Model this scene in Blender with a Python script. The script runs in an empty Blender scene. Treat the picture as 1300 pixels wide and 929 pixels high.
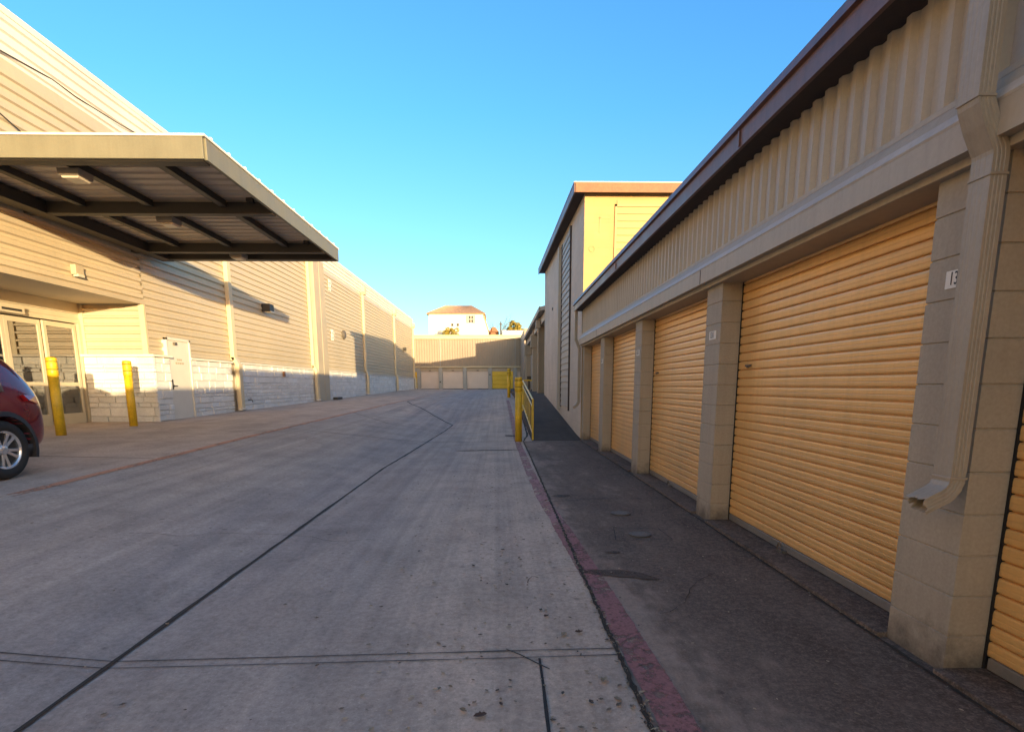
import bpy, math, random
from mathutils import Vector, Matrix
random.seed(7)
S = bpy.context.scene
COL = S.collection
PI = math.pi
R = math.radians

# ------------------------------------------------------------------ materials
def nt(name):
    m = bpy.data.materials.new(name); m.use_nodes = True
    t = m.node_tree; t.nodes.clear()
    return m, t, t.nodes, t.links

def node(n, typ, **kw):
    x = n.new(typ)
    for k, v in kw.items():
        if k.startswith('i_'):
            x.inputs[k[2:].replace('_', ' ')].default_value = v
        else:
            setattr(x, k, v)
    return x

def mapped(n, l, scale=(1, 1, 1), rot=(0, 0, 0)):
    tc = n.new('ShaderNodeTexCoord'); mp = n.new('ShaderNodeMapping')
    mp.inputs['Scale'].default_value = scale; mp.inputs['Rotation'].default_value = rot
    l.new(tc.outputs['Object'], mp.inputs['Vector'])
    return mp.outputs['Vector']

def noise(n, l, vec, scale, detail=4, rough=.55, dist=0):
    x = n.new('ShaderNodeTexNoise')
    x.inputs['Scale'].default_value = scale; x.inputs['Detail'].default_value = detail
    x.inputs['Roughness'].default_value = rough; x.inputs['Distortion'].default_value = dist
    l.new(vec, x.inputs['Vector'])
    return x.outputs['Fac']

def ramp(n, l, fac, stops):
    r = n.new('ShaderNodeValToRGB'); e = r.color_ramp.elements
    while len(e) > len(stops): e.remove(e[-1])
    while len(e) < len(stops): e.new(.5)
    for k, (p, c) in enumerate(stops):
        e[k].position = p
        e[k].color = (c, c, c, 1) if not isinstance(c, (tuple, list)) else (*c, 1)
    l.new(fac, r.inputs['Fac'])
    return r.outputs['Color']

def mix(n, l, fac, a, b, typ='MIX'):
    m = n.new('ShaderNodeMix'); m.data_type = 'RGBA'; m.blend_type = typ
    for s, v in ((0, fac), (6, a), (7, b)):
        if hasattr(v, 'is_output'): l.new(v, m.inputs[s])
        elif s == 0: m.inputs[0].default_value = v
        else: m.inputs[s].default_value = (*v, 1) if len(v) == 3 else v
    return m.outputs[2]

def finish(m, n, l, col, rough, metal=0., bumpfac=None, bstr=.2, bdist=.004, rough_sock=None, coat=0, normal=None):
    b = n.new('ShaderNodeBsdfPrincipled'); o = n.new('ShaderNodeOutputMaterial')
    if hasattr(col, 'is_output'): l.new(col, b.inputs['Base Color'])
    else: b.inputs['Base Color'].default_value = (*col, 1)
    b.inputs['Roughness'].default_value = rough; b.inputs['Metallic'].default_value = metal
    b.inputs['Coat Weight'].default_value = coat; b.inputs['Coat Roughness'].default_value = .03 if rough < .26 else .22
    if rough_sock: l.new(rough_sock, b.inputs['Roughness'])
    if bumpfac is not None:
        bp = n.new('ShaderNodeBump'); bp.inputs['Strength'].default_value = bstr; bp.inputs['Distance'].default_value = bdist
        l.new(bumpfac, bp.inputs['Height']); l.new(bp.outputs['Normal'], b.inputs['Normal'])
    l.new(b.outputs['BSDF'], o.inputs['Surface'])
    return m

def M(name, c, rough=.6, var=.18, scale=1.2, var2=.10, scale2=35, bstr=.15, stretch=(1, 1, 1), metal=0, coat=0, streak=0, island=0, bdist=.003):
    m, t, n, l = nt(name)
    v = mapped(n, l, stretch)
    f1 = noise(n, l, v, scale, 5, .6)
    f2 = noise(n, l, v, scale2, 3, .6)
    k1 = ramp(n, l, f1, [(.25, 1 - var), (.75, 1 + var * .6)])
    k2 = ramp(n, l, f2, [(.25, 1 - var2), (.75, 1 + var2)])
    col = mix(n, l, 1, k1, k2, 'MULTIPLY')
    col = mix(n, l, 1, col, c, 'MULTIPLY')
    if streak:
        vs = mapped(n, l, (9, 9, .35))
        f3 = ramp(n, l, noise(n, l, vs, 1.6, 4, .65), [(.42, 1.0), (.72, 1 - streak)])
        col = mix(n, l, 1, col, f3, 'MULTIPLY')
    if island:
        g = n.new('ShaderNodeNewGeometry')
        f4 = ramp(n, l, g.outputs['Random Per Island'], [(0, (1 - island, 1 - island * 1.1, 1 - island * 1.3)), (.5, (1, .97, .93)), (1, (1 + island * .5, 1 + island * .5, 1 + island * .5))])
        col = mix(n, l, 1, col, f4, 'MULTIPLY')
    rs = ramp(n, l, f1, [(.2, max(.05, rough - .08)), (.8, min(1, rough + .1))])
    return finish(m, n, l, col, rough, metal, f2, bstr, bdist, rs, coat)

def M_foot(name, c, *a, **k):     # paint with splashed soil along the ground line, ragged top edge
    m = M(name, c, *a, **k); n, l = m.node_tree.nodes, m.node_tree.links
    b = next(q for q in n if q.type == 'BSDF_PRINCIPLED'); src = b.inputs['Base Color'].links[0].from_socket
    tc = n.new('ShaderNodeTexCoord'); sp = n.new('ShaderNodeSeparateXYZ'); l.new(tc.outputs['Object'], sp.inputs[0])
    nz = noise(n, l, tc.outputs['Object'], 7, 7, .7)
    ad = n.new('ShaderNodeMath'); ad.operation = 'MULTIPLY_ADD'; ad.inputs[1].default_value = -.55; l.new(nz, ad.inputs[0]); l.new(sp.outputs['Z'], ad.inputs[2])
    mp = n.new('ShaderNodeMapRange'); mp.inputs['From Min'].default_value = -.30; mp.inputs['From Max'].default_value = -.08; mp.inputs['To Min'].default_value = .85; mp.inputs['To Max'].default_value = 0
    l.new(ad.outputs[0], mp.inputs['Value'])
    l.new(mix(n, l, mp.outputs[0], src, (.085, .065, .05)), b.inputs['Base Color'])
    # faint rubbed marks and drips
    return m

def block_mat(name, c, plane, w=.4064, h=.2032, mortar=.006, rough=.75, bs=.6, dark=.86):
    m, t, n, l = nt(name)
    tc = n.new('ShaderNodeTexCoord'); sp = n.new('ShaderNodeSeparateXYZ'); cb = n.new('ShaderNodeCombineXYZ')
    l.new(tc.outputs['Object'], sp.inputs[0])
    l.new(sp.outputs['Y' if plane == 'YZ' else 'X'], cb.inputs[0]); l.new(sp.outputs['Z'], cb.inputs[1])
    br = n.new('ShaderNodeTexBrick'); br.inputs['Scale'].default_value = 1
    br.inputs['Brick Width'].default_value = w; br.inputs['Row Height'].default_value = h
    br.inputs['Mortar Size'].default_value = mortar; br.inputs['Mortar Smooth'].default_value = .3
    br.inputs['Color1'].default_value = (1, 1, 1, 1); br.inputs['Color2'].default_value = (.93, .93, .92, 1)
    br.inputs['Mortar'].default_value = (dark, dark, dark, 1)
    l.new(cb.outputs[0], br.inputs['Vector'])
    v = mapped(n, l)
    f1 = ramp(n, l, noise(n, l, v, .8, 5), [(.25, .84), (.75, 1.1)])
    f2 = noise(n, l, v, 45, 3)
    col = mix(n, l, 1, br.outputs['Color'], f1, 'MULTIPLY')
    col = mix(n, l, 1, col, c, 'MULTIPLY')
    ht = n.new('ShaderNodeMath'); ht.operation = 'MULTIPLY_ADD'
    ht.inputs[1].default_value = -1.0
    l.new(br.outputs['Fac'], ht.inputs[0])
    sc = n.new('ShaderNodeMath'); sc.operation = 'MULTIPLY'; sc.inputs[1].default_value = .35
    l.new(f2, sc.inputs[0]); l.new(sc.outputs[0], ht.inputs[2])
    return finish(m, n, l, col, rough, 0, ht.outputs[0], bs, .008)

def concrete(name, c, dark, warm, tracks=True, grime=None):
    m, t, n, l = nt(name)
    v = mapped(n, l)
    vs = mapped(n, l, (1.0, .16, 1))
    big = noise(n, l, v, .22, 5, .6, .6)
    med = noise(n, l, v, 1.5, 6, .65, .4)
    str_ = noise(n, l, vs, 1.7, 5, .6, .3)
    fine = noise(n, l, v, 28, 5, .7)
    grit = noise(n, l, v, 85, 4, .8)
    col = mix(n, l, ramp(n, l, big, [(.35, 0.), (.68, 1.)]), c, warm)
    col = mix(n, l, ramp(n, l, str_, [(.40, 0.), (.70, .75)]), col, dark)
    k = ramp(n, l, med, [(.25, .74), (.52, 1.0), (.8, 1.16)])
    col = mix(n, l, 1, col, k, 'MULTIPLY')
    k = ramp(n, l, fine, [(.25, .70), (.52, 1.0), (.78, 1.22)])
    col = mix(n, l, 1, col, k, 'MULTIPLY')
    k = ramp(n, l, grit, [(.27, .42), (.40, .95), (.60, 1.03), (.74, 1.7)])
    col = mix(n, l, 1, col, k, 'MULTIPLY')
    # scattered dark spots of oil and gum
    vo = n.new('ShaderNodeTexVoronoi'); vo.inputs['Scale'].default_value = 2.6; vo.inputs['Randomness'].default_value = 1
    l.new(v, vo.inputs['Vector'])
    sp = ramp(n, l, vo.outputs['Distance'], [(.035, .55), (.075, 1.0)])
    col = mix(n, l, .8, col, mix(n, l, 1, col, sp, 'MULTIPLY'))
    if tracks:   # pale worn edge beside the kerb, darker wheel paths in the middle of the lane
        s0 = n.new('ShaderNodeSeparateXYZ'); tc0 = n.new('ShaderNodeTexCoord'); l.new(tc0.outputs['Object'], s0.inputs[0])
        wob = n.new('ShaderNodeMath'); wob.operation = 'MULTIPLY_ADD'; wob.inputs[1].default_value = 1.5
        l.new(noise(n, l, mapped(n, l, (1, .35, 1)), .9, 6, .65), wob.inputs[0]); l.new(s0.outputs['X'], wob.inputs[2])
        mr0 = n.new('ShaderNodeMapRange'); mr0.inputs['From Min'].default_value = -3.2; mr0.inputs['From Max'].default_value = 1.6
        l.new(wob.outputs[0], mr0.inputs['Value'])
        lane = ramp(n, l, mr0.outputs[0], [(0, (.95, .95, .95)), (.25, (.90, .92, .97)), (.45, (.86, .87, .91)), (.58, (.94, .94, .95)), (.75, (1.15, 1.10, 1.03)), (1, (1.18, 1.12, 1.03))])
        col = mix(n, l, 1, col, lane, 'MULTIPLY')
    if tracks:   # broom and tyre marks running with the lane
        vt = mapped(n, l, (3.2, .03, 1))
        tf = ramp(n, l, noise(n, l, vt, 2.2, 6, .6), [(.36, .85), (.56, 1.0), (.72, 1.07)])
        col = mix(n, l, 1, col, tf, 'MULTIPLY')
    if grime:
        gx, gw, gcol = grime   # dark weathering thickest against the building foot, ragged outer edge
        s = n.new('ShaderNodeSeparateXYZ'); tc = n.new('ShaderNodeTexCoord'); l.new(tc.outputs['Object'], s.inputs[0])
        a = n.new('ShaderNodeMapRange'); a.inputs['From Min'].default_value = gx; a.inputs['From Max'].default_value = gw
        l.new(s.outputs['X'], a.inputs['Value'])
        vg = mapped(n, l, (1.3, .42, 1))
        g2 = mix(n, l, .38, noise(n, l, vg, 1.1, 8, .72, .2), noise(n, l, v, 7, 10, .8))
        ad = n.new('ShaderNodeMath'); ad.operation = 'MULTIPLY_ADD'; ad.inputs[1].default_value = .26
        l.new(a.outputs[0], ad.inputs[0]); l.new(g2, ad.inputs[2])
        gf = ramp(n, l, ad.outputs[0], [(.50, 0.), (.58, .55), (.70, .72), (.85, .94)])
        gcol2 = mix(n, l, 1, ramp(n, l, mix(n, l, .5, fine, grit), [(.40, .30), (.50, 1.0), (.60, 3.0)]), gcol, 'MULTIPLY')
        col = mix(n, l, gf, col, gcol2)
    bf = mix(n, l, .5, fine, grit)
    finish(m, n, l, col, .85, 0, bf, .35, .006)
    next(q for q in n if q.type == 'BSDF_PRINCIPLED').inputs['Specular IOR Level'].default_value = .22
    return m

def plain(name, c, rough=.5, metal=0, coat=0):
    m, t, n, l = nt(name)
    v = mapped(n, l)
    k = ramp(n, l, noise(n, l, v, 9, 4), [(.3, .9), (.7, 1.06)])
    return finish(m, n, l, mix(n, l, 1, k, c, 'MULTIPLY'), rough, metal, coat=coat)

def worn_paint(name, c, under, cov=.5, scale=9, stretch=(1, 1, 1)):
    m, t, n, l = nt(name)
    v = mapped(n, l, stretch)
    f = noise(n, l, v, scale, 8, .72, .4); f2 = noise(n, l, mapped(n, l), 60, 3, .7)
    fa = noise(n, l, v, scale * 7, 6, .75)
    w = ramp(n, l, mix(n, l, .42, f, fa), [(cov - .035, 1.), (cov + .05, 0.)])
    col = mix(n, l, 1, ramp(n, l, f2, [(.3, .70), (.7, 1.2)]), c, 'MULTIPLY')
    finish(m, n, l, col, .85, 0, f2, .3, .003)
    b = next(q for q in n if q.type == 'BSDF_PRINCIPLED'); o = next(q for q in n if q.type == 'OUTPUT_MATERIAL')
    tr = n.new('ShaderNodeBsdfTransparent'); ms = n.new('ShaderNodeMixShader')
    l.new(w, ms.inputs[0]); l.new(tr.outputs[0], ms.inputs[1]); l.new(b.outputs[0], ms.inputs[2]); l.new(ms.outputs[0], o.inputs['Surface'])
    return m

def glass_mat(name, tint=(.75, .78, .78), refl=.16):
    m, t, n, l = nt(name)
    g = n.new('ShaderNodeBsdfGlossy'); g.inputs['Roughness'].default_value = .008; g.inputs['Color'].default_value = (.9, .9, .9, 1)
    tr = n.new('ShaderNodeBsdfTransparent'); tr.inputs['Color'].default_value = (*tint, 1)
    fr = n.new('ShaderNodeFresnel'); fr.inputs['IOR'].default_value = 1.55
    ad = n.new('ShaderNodeMath'); ad.operation = 'ADD'; ad.inputs[1].default_value = refl; ad.use_clamp = True
    l.new(fr.outputs[0], ad.inputs[0])
    mx = n.new('ShaderNodeMixShader'); o = n.new('ShaderNodeOutputMaterial')
    l.new(ad.outputs[0], mx.inputs[0]); l.new(tr.outputs[0], mx.inputs[1]); l.new(g.outputs[0], mx.inputs[2])
    l.new(mx.outputs[0], o.inputs['Surface'])
    return m

def leafy(name, c1, c2, trans=.25):
    m, t, n, l = nt(name)
    g = n.new('ShaderNodeNewGeometry')
    col = mix(n, l, g.outputs['Random Per Island'], c1, c2)
    finish(m, n, l, col, .7)
    return m

TAN = (.38, .32, .245)
MT = {}
MT['block_paint'] = M_foot('painted block tan', TAN, .72, .14, 1.1, .10, 60, .35, streak=.10)
MT['trim_paint'] = M('painted trim tan', (.42, .36, .285), .55, .12, .9, .05, 40, .08, streak=.12)
MT['flashing'] = M('weathered flashing', (.50, .46, .42), .5, .14, 1.4, .06, 40, .08, streak=.14)
MT['siding_right'] = M('ribbed siding tan', (.43, .37, .295), .5, .12, .8, .05, 50, .05, streak=.10)
MT['fascia_red'] = M('oxide red fascia', (.155, .073, .055), .45, .22, 1.3, .12, 30, .1, streak=.2)
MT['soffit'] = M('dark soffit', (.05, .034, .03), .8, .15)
MT['door_orange'] = M('roll up door orange', (.82, .48, .175), .38, .10, 1.2, .03, 60, .03, streak=.10, coat=.2, metal=.25)
MT['door_rail'] = M('galvanized rail', (.20, .19, .175), .45, .2, 3, .1, 60, .1, metal=.5)
MT['bottom_bar'] = M('grey bottom bar', (.24, .22, .20), .5, .2, 4, .1, 50, .1, metal=.3)
MT['dark'] = plain('dark gap', (.012, .011, .010), .9)
MT['downspout'] = M('downspout tan', (.36, .305, .24), .5, .14, 2.2, .07, 50, .08, streak=.12)
MT['plate'] = M('white number plate', (.72, .68, .62), .5, .08, 8, .05, 80, .05)
MT['ink'] = plain('black ink', (.012, .012, .012), .5)
MT['tower_side'] = block_mat('tower block side', (.58, .50, .41), 'YZ')
MT['tower_face'] = block_mat('tower block face', (.44, .305, .135), 'XZ', bs=.35, dark=.93)
MT['tower_board'] = M('tower lap boards', (.40, .37, .32), .6, .12, 1, .06, 40, .1)
MT['tower_face_board'] = M('tower face boards', (.44, .305, .135), .6, .1, 1, .06, 40, .1)
MT['fascia_orange'] = M('weathered brown fascia', (.24, .11, .055), .6, .35, 2.2, .2, 20, .2)
MT['siding_left'] = M('horizontal siding', (.49, .42, .30), .45, .10, .5, .04, 40, .05, streak=.06)
MT['parapet'] = M('parapet cream', (.72, .67, .60), .45, .10, .5, .04, 40, .05, streak=.05)
MT['stone'] = M('limestone', (.66, .675, .68), .85, .10, 3, .10, 22, .4, island=.10, bdist=.012)
MT['mortar'] = M('stone mortar', (.58, .56, .53), .9, .2, 4, .1, 40, .4)
MT['cap_stone'] = M('cap stone', (.68, .64, .57), .8, .12, 2, .1, 30, .4)
MT['ds_cream'] = M('downspout cream', (.56, .48, .32), .5, .1, 1.2, .05, 40, .06)
MT['pilaster'] = M('grey tan pilaster', (.42, .36, .26), .55, .12, 1.2, .05, 40, .08)
MT['canopy_fascia'] = M('canopy fascia', (.165, .16, .115), .48, .14, 1.8, .06, 40, .06, streak=.10)
MT['canopy_steel'] = M('canopy steel', (.045, .038, .030), .55, .15, 2, .06, 40, .06)
MT['canopy_deck'] = M('canopy deck', (.58, .50, .40), .5, .12, 1, .05, 40, .05)
MT['deck_top'] = M('deck top', (.62, .60, .55), .45, .1)
MT['lamp_body'] = plain('lamp housing', (.25, .23, .2), .5)
MT['lamp_lens'] = plain('lamp lens', (.55, .50, .40), .35)
MT['frame_alu'] = M('door frame cream', (.52, .46, .34), .4, .1, 2, .04, 50, .04, metal=.1)
MT['soffit_left'] = M('entrance soffit', (.50, .43, .32), .6, .1)
MT['glass'] = glass_mat('entrance glass')
MT['interior'] = plain('interior wall', (.10, .09, .08), .8)
MT['interior_floor'] = plain('interior floor', (.08, .075, .07), .4)
MT['steel_door'] = M('painted steel door', (.62, .59, .52), .5, .06, 2, .03, 40, .04)
MT['yellow'] = M('safety yellow', (.70, .44, .018), .48, .26, 4, .16, 30, .15, streak=.26)
MT['yellow_rail'] = M('yellow rail paint', (.70, .47, .05), .42, .2, 5, .1, 40, .1, streak=.12)
MT['black'] = plain('black plastic', (.02, .02, .02), .5)
MT['far_trim'] = M('far trim cream', (.52, .45, .30), .55, .1)
MT['far_siding'] = M('far ribbed siding', (.30, .25, .195), .5, .16, .35, .05, 30, .05)
MT['far_pillar'] = M('far block grey', (.36, .36, .34), .75, .12, 2)
MT['far_door'] = M('far beige door', (.66, .58, .52), .45, .08, 1)
MT['far_yellow'] = M('far yellow door', (.72, .48, .03), .45, .12, 1)
MT['stucco'] = M('white stucco', (.78, .73, .64), .85, .08, 1, .05, 30, .3)
MT['tile'] = M('clay tile', (.44, .28, .17), .8, .25, 2, .2, 12, .4)
MT['shutter'] = M('grey shutter', (.35, .36, .30), .6, .1)
MT['win_dark'] = plain('dark window', (.04, .045, .05), .15)
MT['bark'] = M('bark', (.10, .075, .055), .9, .3, 6, .2, 30, .6)
MT['car_red'] = plain('car red', (.18, .007, .013), .22, .25, 1)
MT['car_glass'] = plain('car glass', (.012, .012, .015), .04, 0, 1)
MT['cladding'] = plain('black cladding', (.022, .022, .024), .6)
MT['tyre'] = M('tyre rubber', (.020, .020, .020), .8, .2, 8, .1, 60, .3)
MT['rim'] = plain('alloy rim', (.72, .73, .75), .25, .8)
MT['tail'] = plain('tail lamp', (.30, .008, .010), .12, 0, 1)
MT['headlight'] = plain('headlight', (.5, .5, .5), .1, .3, 1)
MT['dirt'] = M('dry earth', (.16, .125, .085), .95, .3, .3, .2, 8, .5)
MT['hill'] = M('hill scrub', (.10, .095, .045), .95, .35, .2, .3, 4, .6)
MT['asphalt'] = concrete('ramp asphalt', (.078, .056, .042), (.045, .033, .025), (.115, .085, .064), False)
MT['drive'] = concrete('drive concrete', (.445, .375, .325), (.325, .28, .26), (.49, .39, .325))
MT['walk_left'] = concrete('entrance walk concrete', (.47, .37, .31), (.37, .29, .24), (.50, .39, .31), False)
MT['walk'] = concrete('walk concrete', (.34, .265, .215), (.23, .175, .14), (.35, .25, .19), False, (.40, 2.35, (.058, .042, .033)))
MT['joint'] = M('tar joint', (.022, .020, .019), .8, .4, 5, .3, 40, .5)
MT['joint_dirt'] = M('dirt in joint', (.035, .027, .020), .95, .5, 7, .4, 50, .8)
MT['pink'] = worn_paint('worn red kerb paint', (.30, .135, .13), None, .535, 3.0)
MT['pink_faint'] = worn_paint('faint red kerb paint', (.38, .20, .195), None, .50, 2.5)
MT['orange_line'] = worn_paint('worn orange line', (.50, .24, .15), None, .53, 2, (1, .5, 1))
MT['damp'] = worn_paint('damp silt', (.095, .062, .044), None, .545, 5)
MT['oil'] = worn_paint('old oil stain', (.085, .072, .066), None, .47, 4)
MT['leaf_dark'] = leafy('dark curled leaf', (.055, .026, .016), (.095, .05, .032))
MT['leaf_brown'] = leafy('dead leaf', (.05, .03, .02), (.42, .33, .22))
MT['gold_leaf'] = leafy('golden foliage', (.34, .24, .03), (.17, .17, .03))
MT['green_leaf'] = leafy('green foliage', (.06, .09, .02), (.14, .14, .03))
MT['cover_lid'] = M('worn cover lid', (.15, .135, .122), .7, .25, 12, .2, 60, .4)
MT['iron'] = M('cast iron', (.13, .115, .10), .6, .25, 9, .15, 60, .4, metal=.3)

# ------------------------------------------------------------------ mesh builder
class MB:
    def __init__(s): s.v = []; s.f = []
    def add(s, vs, fs):
        o = len(s.v); s.v += [tuple(p) for p in vs]; s.f += [tuple(i + o for i in q) for q in fs]; return s
    def box(s, x0, x1, y0, y1, z0, z1):
        return s.add([(x0, y0, z0), (x1, y0, z0), (x1, y1, z0), (x0, y1, z0), (x0, y0, z1), (x1, y0, z1), (x1, y1, z1), (x0, y1, z1)],
                     [(0, 3, 2, 1), (4, 5, 6, 7), (0, 1, 5, 4), (1, 2, 6, 5), (2, 3, 7, 6), (3, 0, 4, 7)])
    def prism(s, prof, ax, a, b):          # closed polygon extruded along an axis
        def P(p, t): return (t, p[0], p[1]) if ax == 'x' else (p[0], t, p[1]) if ax == 'y' else (p[0], p[1], t)
        n = len(prof)
        return s.add([P(p, a) for p in prof] + [P(p, b) for p in prof],
                     [tuple(range(n))[::-1], tuple(range(n, 2 * n))] + [(i, (i + 1) % n, n + (i + 1) % n, n + i) for i in range(n)])
    def sheet(s, prof, ax, a, b):          # open profile extruded along an axis
        def P(p, t): return (t, p[0], p[1]) if ax == 'x' else (p[0], t, p[1]) if ax == 'y' else (p[0], p[1], t)
        n = len(prof)
        return s.add([P(p, a) for p in prof] + [P(p, b) for p in prof], [(i, i + 1, n + i + 1, n + i) for i in range(n - 1)])
    def wavy(s, prof, a, b, amp, seed, step=.35):   # open profile along y with the slight waviness of sheet metal
        rnd = random.Random(seed); ph = [rnd.uniform(0, 6.28) for _ in range(6)]
        k = max(2, int((b - a) / step)); rows = []
        for i in range(k + 1):
            y = a + (b - a) * i / k; e = min(1, i, k - i)
            rows.append([(x + e * amp * (math.sin(2.1 * y + 3.1 * z + ph[0]) + math.sin(4.7 * y - 2.3 * z + ph[1]) + .6 * math.sin(9.1 * y + 6.0 * z + ph[2])), y, z + e * amp * .5 * math.sin(1.3 * y + ph[3] + z)) for x, z in prof])
        return s.loft(rows, cap=False, closed=False)
    def loft(s, rings, cap=True, closed=True):
        n = len(rings[0]); vs = [p for r in rings for p in r]; fs = []
        for k in range(len(rings) - 1):
            for i in range(n if closed else n - 1):
                j = (i + 1) % n
                fs.append((k * n + i, k * n + j, (k + 1) * n + j, (k + 1) * n + i))
        if cap: fs += [tuple(range(n))[::-1], tuple(range((len(rings) - 1) * n, len(rings) * n))]
        return s.add(vs, fs)
    def lathe(s, prof, n=24, c=(0, 0, 0), ax='z'):
        rings = []
        for r, h in prof:
            ring = []
            for i in range(n):
                a = 2 * PI * i / n; u, w = r * math.cos(a), r * math.sin(a)
                ring.append((c[0] + u, c[1] + w, c[2] + h) if ax == 'z' else (c[0] + h, c[1] + u, c[2] + w) if ax == 'x' else (c[0] + w, c[1] + h, c[2] + u))
            rings.append(ring)
        return s.loft(rings)
    def tube(s, pts, r, n=8):
        pts = [Vector(p) for p in pts]; rings = []
        rr = r if isinstance(r, (list, tuple)) else [r] * len(pts)
        for k, p in enumerate(pts):
            d = (pts[min(k + 1, len(pts) - 1)] - pts[max(k - 1, 0)]).normalized()
            up = Vector((0, 0, 1)) if abs(d.z) < .95 else Vector((0, 1, 0))
            a = d.cross(up).normalized(); b = d.cross(a).normalized()
            rings.append([tuple(p + rr[k] * (math.cos(2 * PI * i / n) * a + math.sin(2 * PI * i / n) * b)) for i in range(n)])
        return s.loft(rings)
    def build(s, name, mat, parent=None, bevel=0, smooth=False, seg=2):
        me = bpy.data.meshes.new(name); me.from_pydata(s.v, [], s.f); me.update()
        import bmesh
        bm = bmesh.new(); bm.from_mesh(me); bmesh.ops.recalc_face_normals(bm, faces=bm.faces); bm.to_mesh(me); bm.free()
        o = bpy.data.objects.new(name, me); COL.objects.link(o)
        me.materials.append(MT[mat])
        if smooth:
            for p in me.polygons: p.use_smooth = True
        if bevel:
            b = o.modifiers.new('bevel', 'BEVEL'); b.width = bevel; b.segments = seg; b.limit_method = 'ANGLE'; b.angle_limit = R(40)
        if parent is not None:
            o.parent = parent; o.location = -wloc(parent)
        return o

def wloc(o):
    p = Vector((0, 0, 0))
    while o is not None: p += o.location; o = o.parent
    return p

def thing(name, label, cat, loc=(0, 0, 0), group=None):
    o = bpy.data.objects.new(name, None); COL.objects.link(o); o.location = loc
    o.empty_display_size = .2
    return tag(o, label, cat, group)
def tag(o, label, cat, group=None):
    o['label'] = label; o['category'] = cat
    if group: o['group'] = group
    return o
def struct(o, kind='structure', label=None): 
    o['kind'] = kind
    if label: o['label'] = label
    return o
def dup(o, loc=None, label=None, parent=None):
    c = o.copy(); COL.objects.link(c)
    if parent is not None: c.parent = parent
    if loc is not None: c.location = loc
    if label: c['label'] = label
    for ch in o.children: dup(ch, parent=c)
    return c

def text_mesh(name, body, size, mat, parent, mtx, sx=1.0, depth=.0015, space=1.0):
    cu = bpy.data.curves.new(name, 'FONT'); cu.body = body; cu.size = size; cu.extrude = depth
    cu.align_x = 'CENTER'; cu.align_y = 'CENTER'; cu.space_character = space
    o = bpy.data.objects.new(name, cu); COL.objects.link(o)
    bpy.context.view_layer.update()
    dg = bpy.context.evaluated_depsgraph_get()
    me = bpy.data.meshes.new_from_object(o.evaluated_get(dg))
    bpy.data.objects.remove(o)
    me.transform(mtx @ Matrix.Diagonal((sx, 1, 1, 1)))
    me.materials.clear(); me.materials.append(MT[mat])
    q = bpy.data.objects.new(name, me); COL.objects.link(q)
    q.parent = parent; q.location = -wloc(parent)
    return q
# text facing -X, reading along -Y seen from the drive (right building);  text facing +X (left building)
def face_negx(p): return Matrix.Translation(p) @ Matrix(((0, 0, -1, 0), (-1, 0, 0, 0), (0, 1, 0, 0), (0, 0, 0, 1)))
def face_posx(p): return Matrix.Translation(p) @ Matrix(((0, 0, 1, 0), (1, 0, 0, 0), (0, 1, 0, 0), (0, 0, 0, 1)))

def interp(tab, y):
    if y <= tab[0][0]: return tab[0][1]
    for (a, va), (b, vb) in zip(tab, tab[1:]):
        if y <= b: return va + (vb - va) * (y - a) / (b - a)
    return tab[-1][1]

# ------------------------------------------------------------------ ground
XL, XC, XR = -9.5, .626, 2.196
ZR = [(-40, 0), (2.5, 0), (10, -.015), (14.8, -.035), (17, .04), (20, .2), (26, .5), (32, .72), (45, .9), (60, 1.0), (90, 1.02)]
ZV = [(-40, -.06), (12, -.055), (18, -.03), (21, .04), (26, .37), (32, .60), (45, .83), (60, .98), (90, 1.02)]
ZO = [(-40, .15), (0, .20), (6, .25), (9, .30), (12, .36), (20, .45), (30, .56), (45, .74), (60, .97), (90, 1.02)]
VX = [(-40, -2.09), (10, -2.09), (20, -1.66), (90, -1.66)]
XO = -5.3
def zw(y): return max(.1, min(1.02, .26 + .0125 * y))
def gz(x, y):
    pts = [(-60, zw(y)), (XL, zw(y)), (XO, interp(ZO, y)), (interp(VX, y), interp(ZV, y)), (XC, interp(ZR, y)), (20, interp(ZR, y))]
    return interp(pts, x)

def ygrid(a, b):
    ys = []; y = a
    while y < b - 1e-6:
        ys.append(y); y += .25 if -1 <= y < 24 else 1.0
    return ys + [b]
def surf(name, mat, xs, ys, zf, skirt=.3):
    m = MB(); nx = len(xs(ys[0]))
    rows = [[(x, y, zf(x, y)) for x in xs(y)] for y in ys]
    m.loft(rows, cap=False, closed=False)
    o = m.build(name, mat, smooth=False)
    return struct(o)

def lerp_list(a, b, n): return [a + (b - a) * i / n for i in range(n + 1)]
surf('driveway', 'drive', lambda y: lerp_list(XO, interp(VX, y), 8)[:-1] + lerp_list(interp(VX, y), XC, 8), ygrid(-30, 72), gz)
surf('sidewalk', 'walk_left', lambda y: lerp_list(-12.5, XL, 2)[:-1] + lerp_list(XL, XO, 8), ygrid(-30, 72), gz)
surf('walkway', 'walk', lambda y: lerp_list(XC, 2.7, 8), ygrid(-30, 14.75), gz)
surf('road', 'drive', lambda y: lerp_list(XC, .86, 2), ygrid(14.75, 72), gz)
# asphalt ramp climbing along the foot of the tall building
ZRAMP = [(14.75, -.035), (16, .035), (27.6, .97), (34, 1.02), (72, 1.03)]
def zramp(y): return interp(ZRAMP, y)
m = MB(); ys = ygrid(14.75, 72)
m.loft([[(.86, y, -.4), (.86, y, max(zramp(y), gz(.86, y) + .002)), (1.5, y, zramp(y) + .01), (6.5, y, zramp(y)), (6.5, y, -.4)] for y in ys])
struct(m.build('ramp', 'asphalt'))
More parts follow.
